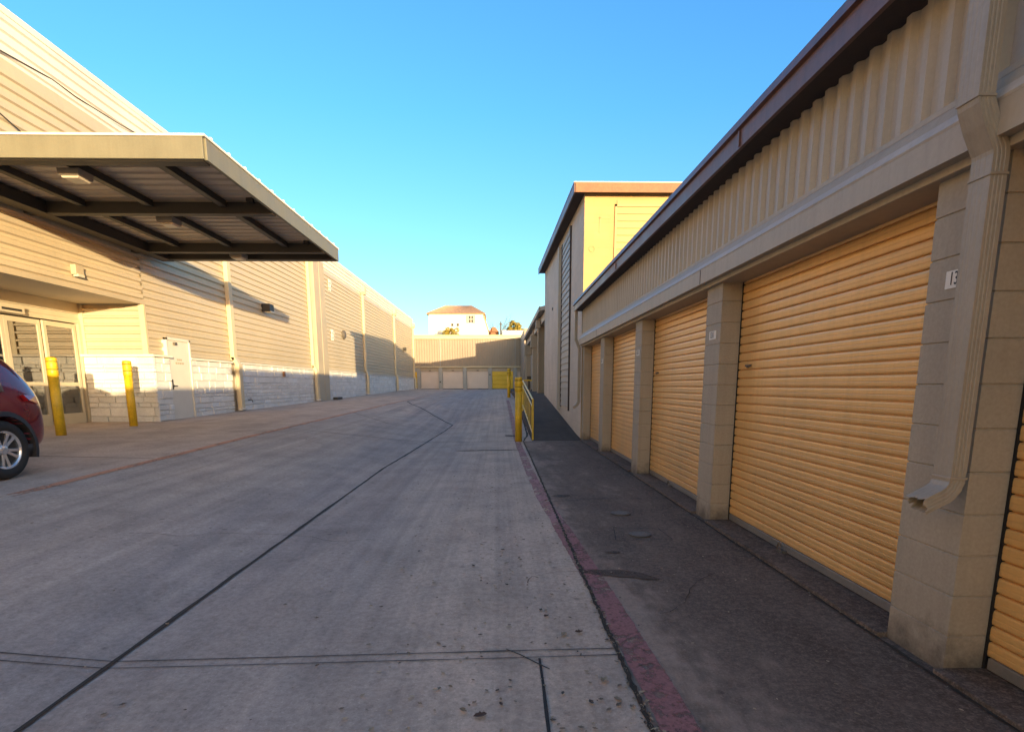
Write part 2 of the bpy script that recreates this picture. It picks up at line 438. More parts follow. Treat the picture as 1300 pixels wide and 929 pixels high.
# earth sheet under everything and the rise behind the far building
m = MB(); m.add([(-900, -900, -.45), (900, -900, -.45), (900, 900, -.45), (-900, 900, -.45)], [(0, 1, 2, 3)])
struct(m.build('ground', 'dirt'))
m = MB(); rows = []
for j in range(24):
    y = 79 + j * 4
    rows.append([(x, y, -.5 + 8.2 * (lambda t: t * t * (3 - 2 * t))(min(1, j / 4.0)) * (1 - .25 * abs(x) / 90) + .35 * math.sin(x * .31 + j) ) for x in range(-90, 95, 5)])
m.loft(rows, cap=False, closed=False); struct(m.build('hill', 'hill', smooth=True))

def strip(name, pts, w, mat, lift=.005, step=.25, jit=0., label=None, side=None, zf=gz):
    m = MB(); rows = []
    P = [pts[0]]
    for a, b in zip(pts, pts[1:]):
        L = math.hypot(b[0] - a[0], b[1] - a[1]); k = max(1, int(L / step))
        P += [(a[0] + (b[0] - a[0]) * i / k, a[1] + (b[1] - a[1]) * i / k) for i in range(1, k + 1)]
    for i, p in enumerate(P):
        q0, q1 = P[max(0, i - 1)], P[min(len(P) - 1, i + 1)]
        dx, dy = q1[0] - q0[0], q1[1] - q0[1]; L = math.hypot(dx, dy); nx, ny = dy / L, -dx / L
        ja, jb = random.uniform(-jit, jit), random.uniform(-jit, jit)
        a = (p[0] - nx * (w / 2 + ja), p[1] - ny * (w / 2 + ja)); b = (p[0] + nx * (w / 2 + jb), p[1] + ny * (w / 2 + jb))
        rows.append([(a[0], a[1], zf(*a) + lift), (p[0], p[1], zf(*p) + lift), (b[0], b[1], zf(*b) + lift)])
    m.loft(rows, cap=False, closed=False)
    return struct(m.build(name, mat))

vline = [(interp(VX, y), y) for y in [-8] + [i * .5 for i in range(0, 41)]]
strip('joint_line', vline, .030, 'joint', .007, .25, .006)
strip('joint_line', [(-1.66, 20.0), (-2.6, 22.5), (-4.3, 27.8), (-4.95, 30.5), (-4.9, 33.0), (-3.9, 37), (-2.9, 40)], .06, 'joint', .008, .5, .008)
strip('joint_line', [(XC, -8), (XC, 14.7)], .024, 'joint_dirt', .009, .035, .007)
strip('joint_line', [(XC + .02, 14.75), (.80, 16.0), (.845, 20), (.845, 30)], .05, 'joint_dirt', .008, .2, .012)
strip('joint_line', [(-9.2, 3.05), (-2.09, 2.865), (.2, 2.845), (XC, 2.835)], .008, 'joint', .006, .2, .0015)
strip('joint_line', [(-9.2, 2.94), (-2.09, 2.79), (.2, 2.765), (XC, 2.765)], .007, 'joint', .006, .2, .0015)
strip('joint_line', [(.205, 2.75), (.197, 2.0), (.19, -4)], .014, 'joint', .006, .2, .002)
strip('joint_line', [(XO, 14.0), (-1.8, 14.5), (XC, 14.6)], .03, 'joint', .006, .25, .004)
strip('joint_line', [(XO, 20.5), (-3.6, 18.2), (-1.75, 17.3)], .03, 'joint', .006, .25, .004)
strip('joint_line', [(-9.3, 9.0), (-5.4, 8.8)], .02, 'joint', .006, .25, .003)
strip('joint_line', [(-9.3, 18.5), (-5.4, 18.4)], .025, 'joint', .006, .25, .003)
strip('joint_line', [(-9.2, 15.1), (-5.4, 15.0)], .02, 'joint', .006, .25, .003)
strip('joint_line', [(XC, 14.62), (2.1, 14.62)], .03, 'flashing', .006, .25, .006)
strip('joint_line', [(2.13, -8), (2.135, 14.6)], .020, 'joint_dirt', .007, .08, .008)
strip('joint_line', [(XC, 6.75), (1.2, 6.95), (2.1, 6.9)], .012, 'joint', .006, .15, .004)
strip('painted_line', [(.775, -4), (.745, 2.4), (.69, 4.0), (.62, 5.6)], .165, 'pink', .005, .05, .004)
strip('painted_line', [(.62, 5.6), (.545, 7.0), (.50, 10), (.47, 14.5), (.45, 30)], .15, 'pink_faint', .0055, .25, .01)
strip('painted_line', [(XO, -6), (XO, 12), (XO - .05, 30), (-5.0, 41), (-3.2, 47)], .13, 'orange_line', .005, .25, .008)

def blot(name, cx, cy, rx, ry, mat, rot=0., n=40, seed=1, lift=.006, rough=.18):
    rnd = random.Random(seed); ph = [rnd.uniform(0, 6.28) for _ in range(6)]
    m = MB(); ring = []
    for i in range(n):
        a = 2 * PI * i / n
        k = 1 + rough * sum(math.sin((q + 2) * a + ph[q]) / (q + 1) for q in range(5)) * .6
        x, y = rx * k * math.cos(a), ry * k * math.sin(a)
        x, y = x * math.cos(rot) - y * math.sin(rot), x * math.sin(rot) + y * math.cos(rot)
        ring.append((cx + x, cy + y, gz(cx + x, cy + y) + lift))
    m.add([(cx, cy, gz(cx, cy) + lift)] + ring, [(0, 1 + i, 1 + (i + 1) % n) for i in range(n)])
    return struct(m.build(name, mat))
blot('damp_patch', .90, 4.06, .22, .10, 'damp', -.30, seed=3, rough=.42)
blot('damp_patch', .97, 4.62, .07, .03, 'damp', .1, seed=5)
blot('damp_patch', .80, 7.15, .11, .07, 'damp', .1, seed=8)
blot('damp_patch', .32, 15.9, .16, .22, 'damp', .3, seed=9)
blot('damp_patch', -.25, 12.6, .7, .09, 'damp', .05, seed=11, rough=.3)

def crack(x, y, a, n, step, w, seed):
    rnd = random.Random(seed); pts = [(x, y)]
    for _ in range(n):
        a += rnd.gauss(0, .35); x += math.cos(a) * step * rnd.uniform(.5, 1.3); y += math.sin(a) * step * rnd.uniform(.5, 1.3); pts.append((x, y))
    strip('crack', pts, w, 'joint_dirt', .006, .05, w * .35)
crack(-1.2, 5.2, 2.6, 22, .12, .005, 1); crack(.15, 7.6, 3.0, 16, .10, .005, 2); crack(1.0, 3.3, .4, 12, .09, .004, 4); crack(1.6, 8.4, 2.9, 12, .10, .005, 5); crack(.2, 3.9, 1.3, 10, .09, .004, 6)

# ------------------------------------------------------------------ right storage building
XF, ZF0, ZF1 = 1.97, 3.314, 3.533          # red fascia
XSD, XB = 2.16, 2.09
YE0, YE1 = -1.95, 14.95                     # ends of the building
YA, SP, PW = 2.537, 3.1314, .4064
ZT = 2.43
sb = thing('storage_building', 'low tan block storage building with orange roll-up doors and dark red roof edge', 'storage building', (XR, 6.5, 0))
m = MB(); m.box(2.62, 12, YE0, YE1 - .02, -.3, 3.42); m.box(2.40, 2.62, YE0, YE1 - .02, 2.43, 3.42); m.build('wall', 'block_paint', sb)
piers = [YA + SP * k for k in (-1, 0, 1, 2, 3)] + [14.73]
def pier(y0, w, z0):
    m = MB(); n = 12; g = .006; rows = []
    def ring(i, z): return [(XR + i, y0 + i, z), (2.62, y0 + i, z), (2.62, y0 + w - i, z), (XR + i, y0 + w - i, z)]
    rings = [ring(0, z0 - .2)]
    for k in range(1, n + 1):
        z = k * .2032 - .01
        if z > ZT - .02: break
        rings += [ring(0, z - .006), ring(g, z - .002), ring(g, z + .002), ring(0, z + .006)]
    rings.append(ring(0, ZT + .15))
    m.loft(rings); return m
for k, y in enumerate(piers):
    pier(y, PW if k < 5 else .22, gz(XR, y)).build('pillar', 'block_paint', sb)
# box beam, sloping flashing, lintel lip
m = MB(); m.box(2.15, 2.40, YE0, YE1, 2.398, ZT + .30); m.build('lintel', 'trim_paint', sb, .004)
m = MB(); m.prism([(XB, 2.438), (XB + .06, 2.438), (XB + .06, 2.70), (XSD, 2.716), (XB, 2.592)], 'y', YE0, YE1 + .01); m.build('beam', 'trim_paint', sb, .003)
m = MB(); m.prism([(XB - .006, 2.588), (XB - .001, 2.578), (XSD + .01, 2.712), (XSD + .01, 2.722)], 'y', YE0, YE1 + .012); m.build('flashing', 'flashing', sb)
for yy in (6.02, 12.3):
    MB().box(XB - .003, XB + .002, yy, yy + .012, 2.442, 2.588).build('beam_splice', 'soffit', sb)
# vertical ribbed siding
prof = []; y = YE0
while y < YE1 - .14:
    prof += [(XSD + .034, y), (XSD + .034, y + .062), (XSD + .004, y + .086), (XSD + .004, y + .126)]; y += .15
m = MB(); m.sheet([(a, b) for a, b in prof] + [(XSD + .034, YE1)], 'z', 2.70, 3.34); m.build('ribbed_siding', 'siding_right', sb)
MB().box(XSD + .036, 2.41, YE0, YE1, 2.735, 3.31).build('siding_backing', 'trim_paint', sb)
MB().box(XSD + .0, 2.3, YE1 - .0, YE1 + .03, 2.44, 3.3).build('corner_trim', 'trim_paint', sb)
# fascia with a drip-edge, soffit, roof
m = MB(); m.prism([(XF, ZF0), (XF + .03, ZF0), (XF + .03, ZF1), (XF - .012, ZF1), (XF - .03, ZF1 - .075), (XF - .002, ZF1 - .085)], 'y', YE0 - .1, YE1 + .25); m.build('fascia', 'fascia_red', sb)
MB().box(XF + .03, XSD + .06, YE0, YE1 + .2, ZF0 + .006, ZF0 + .03).build('soffit', 'soffit', sb)
m = MB(); m.prism([(XF + .02, ZF0 + .1), (12, ZF0 + .1), (12, ZF1 + .05), (XF + .02, ZF1 - .003)], 'y', YE0 - .05, YE1 + .2); m.build('roof', 'fascia_red', sb)
for yy in (4.9, 9.8):
    MB().box(XF - .014, XF - .003, yy, yy + .02, ZF0 + .01, ZF1 - .09).build('fascia_joint', 'fascia_red', sb)
# the roll-up doors
XD = 2.395
def door_profile(z0, z1, pitch=.0815):
    pr = []; z = z0
    while z < z1:
        for t, d in ((0, .020), (.045, .020), (.075, .006), (.12, .0025), (.22, .0004), (.44, .0), (.47, .0012), (.51, .0012), (.54, .0), (.80, .0004), (.93, .0030), (.975, .008)):
            pr.append((XD + d, z + t * pitch))
        z += pitch
    return pr
spans = [(piers[k] + PW, piers[k + 1]) for k in range(5)]
spans[-1] = (piers[4] + PW, 14.73)
for k, (a, b) in enumerate(spans):
    zb = gz(XR, a) + .09
    d = MB().wavy(door_profile(zb, 2.52), a + .010, b - .010, .00035, 40 + k, .6).build('roll_up_door', 'door_orange', sb)
    MB().box(XD - .008, XD + .03, a + .03, b - .03, zb - .055, zb + .004).build('bottom_bar', 'bottom_bar', d, .004)
    for g0, g1 in ((a + .001, a + .014), (b - .014, b - .001)): MB().box(XD - .006, XD + .05, g0, g1, zb - .1, 2.5).build('guide_rail', 'dark', d)
    MB().box(XD + .06, XD + .14, a, b, zb - .2, 2.6).build('door_backing', 'dark', d)
    yy = b - .30
    if k < 3:
        m = MB().box(XD - .020, XD + .002, yy, yy + .10, 1.585 , 1.605); m.box(XD - .03, XD - .016, yy + .02, yy + .045, 1.572, 1.598); m.build('latch', 'iron', d, .002)
        yh = a + 1.5
        m = MB().box(XD - .05, XD - .006, yh, yh + .09, zb - .07, zb - .04); m.tube([(XD - .04, yh + .03, zb - .02), (XD - .055, yh + .05, zb + .02), (XD - .05, yh + .08, zb - .02)], .008); m.build('handle', 'iron', d)
    # concrete sill between the pillars
    MB().box(2.14, XD + .02, a + .003, b - .003, -.25, zb - .062).build('door_sill', 'walk', sb, .006)
# number plates
for k, (y, txt) in enumerate(((piers[1], '1310'), (piers[2], '1311'), (piers[3], '1312'), (piers[4], '1313'))):
    pl = MB().box(XR - .004, XR + .001, y + .11, y + .286, 1.872, 1.955).build('number_plate', 'plate', sb)
    text_mesh('number', txt, .088, 'ink', pl, face_negx((XR - .0045, y + .206, 1.914)), .62, space=1.06)

def rect_ring(c, ux, uy, hx, hy, groove=True):
    """ring of a ribbed rectangular downspout: centre, two unit vectors, half sizes"""
    pts = []
    def side(p, q):
        out = []
        for t in (0, .16, .22, .28, .40, .46, .52, .64, .70, .76): out.append((p[0] + (q[0] - p[0]) * t, p[1] + (q[1] - p[1]) * t, .0035 if t in (.22, .46, .70) else 0))
        return out
    cs = [(-hx, -hy), (hx, -hy), (hx, hy), (-hx, hy)]
    for i in range(4):
        for (a, b, g) in side(cs[i], cs[(i + 1) % 4]):
            if i % 2: g *= .25
            L = max(abs(a) / hx, abs(b) / hy, 1e-6)
            if abs(abs(a) - hx) < 1e-9: a -= math.copysign(g, a)
            elif abs(abs(b) - hy) < 1e-9: b -= math.copysign(g, b)
            pts.append(tuple(Vector(c) + ux * a + uy * b))
    return pts
def downspout(path, hx, hy, name, mat, parent, cap=False, crimp=(), torn=False):
    P = [Vector(p) for p in path]; rings = []; Y = Vector((0, 1, 0))
    for k, p in enumerate(P):
        d1 = (P[k] - P[k - 1]).normalized() if k else (P[1] - P[0]).normalized()
        d2 = (P[k + 1] - P[k]).normalized() if k < len(P) - 1 else d1
        d = (d1 + d2).normalized(); ux = d.cross(Y).normalized(); s = 1 / max(.5, d.dot(d1))
        cs = .955 if (k in crimp and k % 2) else 1
        rg = rect_ring(p, ux * s, Y, hx * cs, hy * cs)
        if torn and k == len(P) - 1:
            rr = random.Random(3); rg = [tuple(Vector(v) + d * rr.uniform(-.016, .010) + Vector((rr.uniform(-.006, .006), rr.uniform(-.006, .006), rr.uniform(-.004, .006)))) for v in rg]
        rings.append(rg)
    m = MB(); m.loft(rings, cap=cap); o = m.build(name, mat, parent)
    so = o.modifiers.new('thick', 'SOLIDIFY'); so.thickness = .002; so.offset = -1
    return o
yd = 2.562
def arc(c, r, a0, a1, n):     # in the x-z plane
    return [(c[0] + r * math.cos(R(a0 + (a1 - a0) * i / n)), yd, c[1] + r * math.sin(R(a0 + (a1 - a0) * i / n))) for i in range(n + 1)]
low = [(2.12, yd, 2.36), (2.12, yd, 1.7), (2.12, yd, 1.02)] + arc((2.02, .985), .10, 0, -62, 7)
e = Vector((-math.sin(R(62)), 0, -math.cos(R(62)))); q = Vector(low[-1]); low += [tuple(q + e * .05), tuple(q + e * .095)]
ds = downspout([(2.025, yd, 3.40), (2.025, yd, 3.0), (2.025, yd, 2.60), (2.03, yd, 2.575), (2.062, yd, 2.50), (2.115, yd, 2.40), (2.12, yd, 2.375)] + low[1:], .036, .056, 'downspout', 'downspout', sb, crimp=range(9, 15), torn=True)
for z in (2.60, 2.30, .99): 
    MB().box(2.025 - .040 if z > 2.5 else 2.079, 2.065 if z > 2.5 else 2.161, yd - .060, yd + .060, z - .012, z + .0).build('coupling', 'downspout', ds, .002)
ds = downspout([(2.02, 15.06, 3.34), (2.02, 15.06, 2.60), (2.12, 15.06, 2.36), (2.12, 15.06, .98), (2.08, 15.06, .90), (1.98, 15.06, .82)], .036, .05, 'downspout', 'downspout', sb)

# low storage row further back along the same side, out of the frame, whose roof shades the entrance wall
lb = thing('storage_shed', 'lower plain tan block storage row standing before the orange door building', 'storage building', (2.4, -16, 0))
MB().box(2.4, 12, -34, -2.15, -.3, 2.72).build('wall', 'block_paint', lb)
MB().box(2.15, 12.2, -34.2, -2.08, 2.724, 2.90).build('roof', 'fascia_red', lb, .01)

# ------------------------------------------------------------------ tall block building behind
tw = thing('tall_storage_building', 'tall windowless block building with sunlit yellow end wall behind red roof edge', 'building', (XR, 21, 0))
YT0, YT1 = 15.12, 27.6
def zt(y): return 6.20 + (y - YT0) * .036
m = MB(); c = [(XR, YT0), (14, YT0), (14, YT1), (XR, YT1)]
V = [(x, y, -.4) for x, y in c] + [(x, y, zt(y)) for x, y in c]
MB().add(V, [(0, 3, 7, 4), (4, 5, 6, 7), (1, 2, 6, 5), (2, 3, 7, 6), (0, 1, 2, 3)]).build('wall', 'tower_side', tw)
MB().add([V[0], V[1], V[5], V[4]], [(0, 1, 2, 3)]).build('end_wall', 'tower_face', tw)
# roof slab with deep brown fascia boards
def slab(x0, x1, y0, y1, t0, t1):
    m = MB(); cs = [(x0, y0), (x1, y0), (x1, y1), (x0, y1)]
    return m.add([(x, y, zt(y) + t0) for x, y in cs] + [(x, y, zt(y) + t1) for x, y in cs], [(0, 3, 2, 1), (4, 5, 6, 7), (0, 1, 5, 4), (1, 2, 6, 5), (2, 3, 7, 6), (3, 0, 4, 7)])
slab(1.93, 14.2, 14.88, 27.8, -.02, .14).build('roof', 'soffit', tw)
slab(1.91, 14.22, 14.84, 14.88, -.06, .16).build('fascia', 'fascia_orange', tw, .004)
slab(1.89, 1.93, 14.84, 27.82, -.06, .16).build('fascia', 'fascia_red', tw, .004)
slab(1.88, 14.24, 14.83, 27.84, .16, .185).build('roof_edge', 'flashing', tw)
# lap-board strip and pilasters on the long side
m = MB(); z = .72
while z < 6.0:
    m.prism([(XR + .02, z), (XR - .035, z), (XR - .012, z + .195), (XR + .02, z + .195)], 'y', 17.75, 19.95); z += .2
m.build('lap_boards', 'tower_board', tw)
for (a, b, z0) in ((17.66, 17.75, .62), (19.95, 20.05, .68)): MB().box(XR - .045, XR + .02, a, b, z0, 6.1).build('board_trim', 'soffit', tw)
MB().box(XR - .11, XR + .02, 20.32, 20.62, .55, 6.12).build('pilaster', 'tower_board', tw, .01)
MB().box(XR - .05, XR + .02, 20.62, 20.80, .55, 6.12).build('downspout', 'downspout', tw, .01)
MB().box(XR - .03, XR + .01, 23.4, 23.62, 4.42, 4.50).build('vent', 'iron', tw)
# boarded-up opening on the end wall, old pipe mark and round plug
m = MB(); z = 4.0; y0 = YT0
while z < 5.9:
    m.prism([(y0 + .02, z), (y0 - .028, z), (y0 - .008, z + .162), (y0 + .02, z + .162)], 'x', 3.02, 6.5); z += .17
m.build('lap_boards', 'tower_face_board', tw)
m = MB().box(2.97, 3.02, y0 - .03, y0 + .01, 3.6, 5.93); m.box(2.97, 6.5, y0 - .03, y0 + .01, 5.88, 5.93); m.build('board_trim', 'tower_face_board', tw)
m = MB(); m.tube([(2.40 + .07 * math.cos(a * PI / 8), y0 - .004, 4.86 + .07 * math.sin(a * PI / 8)) for a in range(17)], .008, 6); m.build('plug_ring', 'tower_face_board', tw)
m = MB().box(2.58, 2.605, y0 - .012, y0 + .01, 5.25, 5.62); m.box(2.58, 2.84, y0 - .012, y0 + .01, 5.60, 5.625); m.build('conduit', 'tower_face_board', tw)

# ------------------------------------------------------------------ porch building beyond the tall one
pb = thing('porch_building', 'low tan building with square porch columns under a sloping eave beyond tall building', 'building', (2.2, 37, 1))
MB().box(3.7, 13, 27.7, 46, .3, 5.2).build('wall', 'tower_side', pb)
m = MB(); m.prism([(1.95, 4.93), (1.95, 5.10), (3.3, 5.45), (13, 5.5), (13, 5.2), (3.6, 5.2), (2.3, 4.99)], 'y', 27.7, 46.0); m.build('roof', 'flashing', pb)
MB().box(1.93, 1.985, 27.7, 46.05, 4.90, 5.12).build('fascia', 'trim_paint', pb)
for y0, w, zb in ((30.6, .62, 4.95), (36.1, .42, 4.92), (45.0, .4, 4.90)):
    c = MB().box(2.12, 2.50, y0, y0 + w, .4, zb).build('column', 'block_paint', pb, .01)
    if y0 > 31: MB().box(2.0, 2.62, y0 - .1, y0 + w + .1, 3.75, 4.5).build('beam_end', 'block_paint', pb, .01)
MB().box(2.2, 2.45, 27.7, 46, 4.52, 4.9).build('beam', 'trim_paint', pb)
cs = MB().box(2.03, 2.12, 30.2, 30.42, .95, 4.6).build('downspout', 'downspout', pb, .01)
MB().box(1.94, 2.18, 30.1, 30.5, 4.35, 4.75).build('conductor_head', 'downspout', cs, .02)

# ------------------------------------------------------------------ far storage building
YF = 68.0
fb = thing('far_storage_building', 'wide storage building with small beige doors under ribbed upper wall at drive end', 'storage building', (-3, YF, 1))
def fx(px): return (px - 633.5) * .0924
MB().box(-40, 9, YF + .35, 84, .3, 7.0).build('wall', 'far_siding', fb)
prof = []; x = -18.0
while x < 8.8: prof += [(x, YF), (x + .21, YF), (x + .22, YF - .075), (x + .27, YF - .075), (x + .28, YF)]; x += .30
MB().sheet(prof, 'z', 3.62, 6.92).build('ribbed_siding', 'far_siding', fb)
MB().box(-18, 9, YF - .22, YF + .3, 6.80, 7.20).build('eave_trim', 'far_trim', fb, .02)
MB().box(-18.2, 9.2, YF - .30, YF + .3, 7.20, 7.26).build('roof_edge', 'far_trim', fb)
MB().box(-18, 9, YF - .10, YF + .34, 3.50, 3.66).build('sill_band', 'far_trim', fb, .01)
for px in (555.7, 587.0, 619.5, 651.7, 683.5):
    x0 = fx(px); MB().box(x0, x0 + .45, YF - .06, YF + .34, .9, 3.5).build('pillar', 'far_pillar', fb, .01)
    if px in (555.7, 651.7): MB().box(x0 + .2, x0 + .28, YF - .10, YF - .02, 3.66, 6.8).build('downspout', 'far_pillar', fb)
for k, (a, b, mt) in enumerate(((532.5, 555.7, 'far_door'), (560.5, 587, 'far_door'), (591.9, 619.5, 'far_door'), (624.4, 651.7, 'far_yellow'), (656.6, 683.5, 'far_door'))):
    x0, x1 = fx(a), fx(b)
    pr = []; z = 1.05
    while z < 3.08: pr += [(YF + .16, z), (YF + .19, z + .02), (YF + .19, z + .09), (YF + .16, z + .11)]; z += .115
    if mt == 'far_yellow':
        pr = []; z = 1.05
        while z < 3.08: pr += [(YF + .15, z), (YF + .15, z + .42), (YF + .19, z + .45), (YF + .19, z + .50)]; z += .53
    d = MB().sheet(pr, 'x', x0 + .02, x1 - .02).build('roll_up_door', mt, fb)
    if mt == 'far_yellow': d['label'] = 'bright yellow roll-up door'
    MB().box(x0 + .02, x1 - .02, YF + .2, YF + .34, .9, 3.5).build('door_backing', 'dark', d)
    MB().box(x0 + .01, x1 - .01, YF + .12, YF + .2, 3.06, 3.5).build('door_header', 'trim_paint', d)
    if k in (0, 1, 2): MB().box((x0 + x1) / 2 - .1, (x0 + x1) / 2 + .15, YF + .06, YF + .12, 3.12, 3.20).build('door_lamp', 'black', d)
MB().box(-11, fx(532.5), YF, YF + .34, .8, 3.5).build('pillar', 'far_pillar', fb)
for px in (557, 621): MB().box(fx(px), fx(px) + .14, YF - .10, YF - .06, 1.75 if px < 600 else 2.6, 1.9 if px < 600 else 2.75).build('meter_box', 'black', fb)
# wing of the far building hidden behind the porch, its roof throws the straight shadow over the ribbed wall
MB().box(3.1, 9, 46.3, 57.5, .3, 5.62).build('wing_wall', 'far_siding', fb)
MB().box(2.55, 9, 57.6, 67.6, .3, 7.0).build('wing_wall', 'far_siding', fb)

# ------------------------------------------------------------------ hillside house, low house, trees
def hx(px, k=.1338): return (px - 633.5) * k
hs = thing('hillside_house', 'white stucco house with orange clay tile hip roof above the far building', 'house', (-7, 95, 7))
x0, x1, ze = hx(548), hx(614.5), 13.0
MB().box(x0, x1, 95, 103, 4, ze).build('wall', 'stucco', hs)
m = MB(); e = .35
corn = [(x0 - e, 95 - e, ze), (x1 + e, 95 - e, ze), (x1 + e, 103 + e, ze), (x0 - e, 103 + e, ze)]
r0, r1 = (hx(566), 99, 14.75), (hx(599), 99, 14.75)
N = 34
def lerp3(a, b, t): return tuple(a[i] + (b[i] - a[i]) * t for i in range(3))
def tiled(m, a, b, c, d, n):     # corrugated roof plane between eave a-b and ridge d-c
    lo, hi = [], []
    for i in range(n * 2 + 1):
        t = i / (n * 2); k = .07 if i % 2 else 0
        p, q = lerp3(a, b, t), lerp3(d, c, t)
        lo.append((p[0], p[1], p[2] + k)); hi.append((q[0], q[1], q[2] + k))
    m.loft([lo, hi], cap=False, closed=False)
tiled(m, corn[0], corn[1], r1, r0, N); tiled(m, corn[1], corn[2], r1, r1, 20); tiled(m, corn[2], corn[3], r0, r1, N); tiled(m, corn[3], corn[0], r0, r0, 20)
m.add([(p[0], p[1], p[2] - .12) for p in corn] + corn, [(0, 1, 2, 3), (0, 1, 5, 4), (1, 2, 6, 5), (2, 3, 7, 6), (3, 0, 4, 7)])
m.build('roof', 'tile', hs)
w = MB().box(hx(594.5), hx(604.5), 94.9, 95.02, 11.55, 12.65).build('window', 'win_dark', hs)
for a, b in ((594.3, 597), (602, 604.7)): MB().box(hx(a), hx(b), 94.84, 94.9, 11.5, 12.7).build('shutter', 'shutter', w)
m = MB().box(hx(599.3), hx(599.8), 94.86, 94.9, 11.55, 12.65); m.box(hx(597), hx(602), 94.86, 94.9, 12.05, 12.12); m.build('frame', 'stucco', w)
for px in (576.6, 583.4):
    w = MB().box(hx(px - 1.4), hx(px + 1.4), 94.92, 95.02, 10.98, 11.42).build('window', 'win_dark', hs)
    MB().box(hx(px - 1.7), hx(px + 1.7), 94.86, 94.96, 10.88, 10.97).build('sill', 'stucco', w)
m = MB(); m.prism([(x1, 9), (hx(620.5), 9), (hx(620.5), 10.3), (hx(617.5), 11.6), (x1 + .02, 12.9)], 'y', 96.2, 102); m.build('side_wing', 'stucco', hs)
m = MB(); m.prism([(x1 + .03, 12.92), (hx(617.6), 11.62), (hx(621.0), 10.2), (hx(621.4), 10.3), (hx(618), 11.78), (x1 + .2, 13.06)], 'y', 96.0, 102.2); m.build('side_roof', 'tile', hs)

lh = thing('low_house', 'low flat cream house on the rise right of the tiled house', 'house', (3, 97, 7))
MB().box(hx(638), hx(700), 97, 104, 5, 10.25).build('wall', 'stucco', lh)
MB().box(hx(637.5), hx(701), 96.8, 104.2, 10.25, 10.5).build('roof', 'stucco', lh, .03)
tag(MB().box(hx(622), hx(632), 99, 104, 6, 10.45).prism([(hx(621), 10.45), (hx(633.5), 10.45), (hx(629), 11.2), (hx(625), 11.2)], 'y', 98.6, 104.4).build('garden_shed', 'fascia_orange'), 'small brown shed roof between the tiled house and thin post', 'shed')
pp = MB(); pp.tube([(hx(635.9), 95.5, 5), (hx(635.9), 95.5, 11.75)], [.14, .09], 8); pp.box(hx(634.2), hx(637.6), 95.45, 95.55, 11.35, 11.45)
tag(pp.build('utility_pole', 'bark'), 'thin upright pole beside the low cream house', 'pole')

def crown(mat, parent, clumps, leaf, n, seed):
    rnd = random.Random(seed); m = MB()
    for (c, r) in clumps:
        for _ in range(n):
            d = Vector((rnd.gauss(0, 1), rnd.gauss(0, 1), rnd.gauss(0, 1))).normalized()
            p = Vector(c) + d * r * rnd.uniform(.35, 1.0) ** .6
            a = Vector((rnd.gauss(0, 1), rnd.gauss(0, 1), rnd.gauss(0, 1))).normalized(); b = a.cross(d if abs(a.dot(d)) < .95 else Vector((0, 0, 1))).normalized()
            s = leaf * rnd.uniform(.6, 1.4)
            m.add([p - a * s, p + b * s * .5, p + a * s, p - b * s * .5], [(0, 1, 2, 3)])
    return m.build('crown', mat, parent)
def branches(m, p, d, L, r, depth, rnd):
    q = p + d * L; m.tube([p, p + d * L * .5 + Vector((rnd.uniform(-.08, .08) * L, rnd.uniform(-.08, .08) * L, 0)), q], [r, r * .8, r * .6], 6)
    if depth == 0: return
    for _ in range(3 if depth > 1 else 4):
        e = (d + Vector((rnd.gauss(0, .5), rnd.gauss(0, .5), rnd.uniform(-.1, .5)))).normalized()
        branches(m, p + d * L * rnd.uniform(.55, 1), e, L * rnd.uniform(.55, .8), r * .55, depth - 1, rnd)
gt = thing('golden_tree', 'round golden green tree crown behind the low cream house', 'tree', (2.9, 108, 6))
m = MB(); rnd = random.Random(4); branches(m, Vector((2.9, 108, 5)), Vector((0, 0, 1)), 3.6, .25, 2, rnd); m.build('trunk', 'bark', gt)
cl = []
for k in range(46):
    a = rnd.uniform(0, 6.28); rr = rnd.uniform(.1, 1.6)
    cl.append(((2.95 + rr * math.cos(a), 108 + rr * math.sin(a), 11.5 + rnd.uniform(-1.0, 2.0 - .8 * rr)), rnd.uniform(.25, .55)))
crown('gold_leaf', gt, cl, .15, 60, 5)
bt = thing('bare_tree', 'leafless grey tree between the tiled house and the thin pole', 'tree', (hx(628, .15), 108, 6))
m = MB(); rnd = random.Random(12); branches(m, Vector((hx(628, .15), 108, 5)), Vector((.05, 0, 1)), 3.9, .12, 4, rnd); m.build('trunk', 'bark', bt)
bs = thing('flowering_bush', 'yellow flowered bush in front of the white tiled house', 'bush', (hx(576, .131), 92.5, 7))
rnd = random.Random(21); cl = [((hx(576, .131) + rnd.uniform(-1.2, 1.4), 92.5 + rnd.uniform(-.6, .6), 9.4 + rnd.uniform(-1, .75)), rnd.uniform(.25, .5)) for _ in range(18)]
crown('gold_leaf', bs, cl, .10, 160, 22)
m = MB(); [m.tube([(hx(576, .131) + rnd.uniform(-.3, .3), 92.5, 6.5), (hx(576, .131) + rnd.uniform(-1, 1), 92.5, 9.6)], [.06, .02], 6) for _ in range(6)]; m.build('trunk', 'bark', bs)
hb = thing('dark_shrub', 'small dark green shrub at the foot of the golden tree', 'shrub', (4.6, 106, 8))
rnd = random.Random(31); crown('green_leaf', hb, [((4.6 + rnd.uniform(-.8, .8), 106, 10.6 + rnd.uniform(-.8, .5)), rnd.uniform(.25, .45)) for _ in range(12)], .10, 140, 32)
m = MB(); m.tube([(4.6, 106, 6.5), (4.65, 106, 10.6)], [.09, .03], 6); m.build('trunk', 'bark', hb)

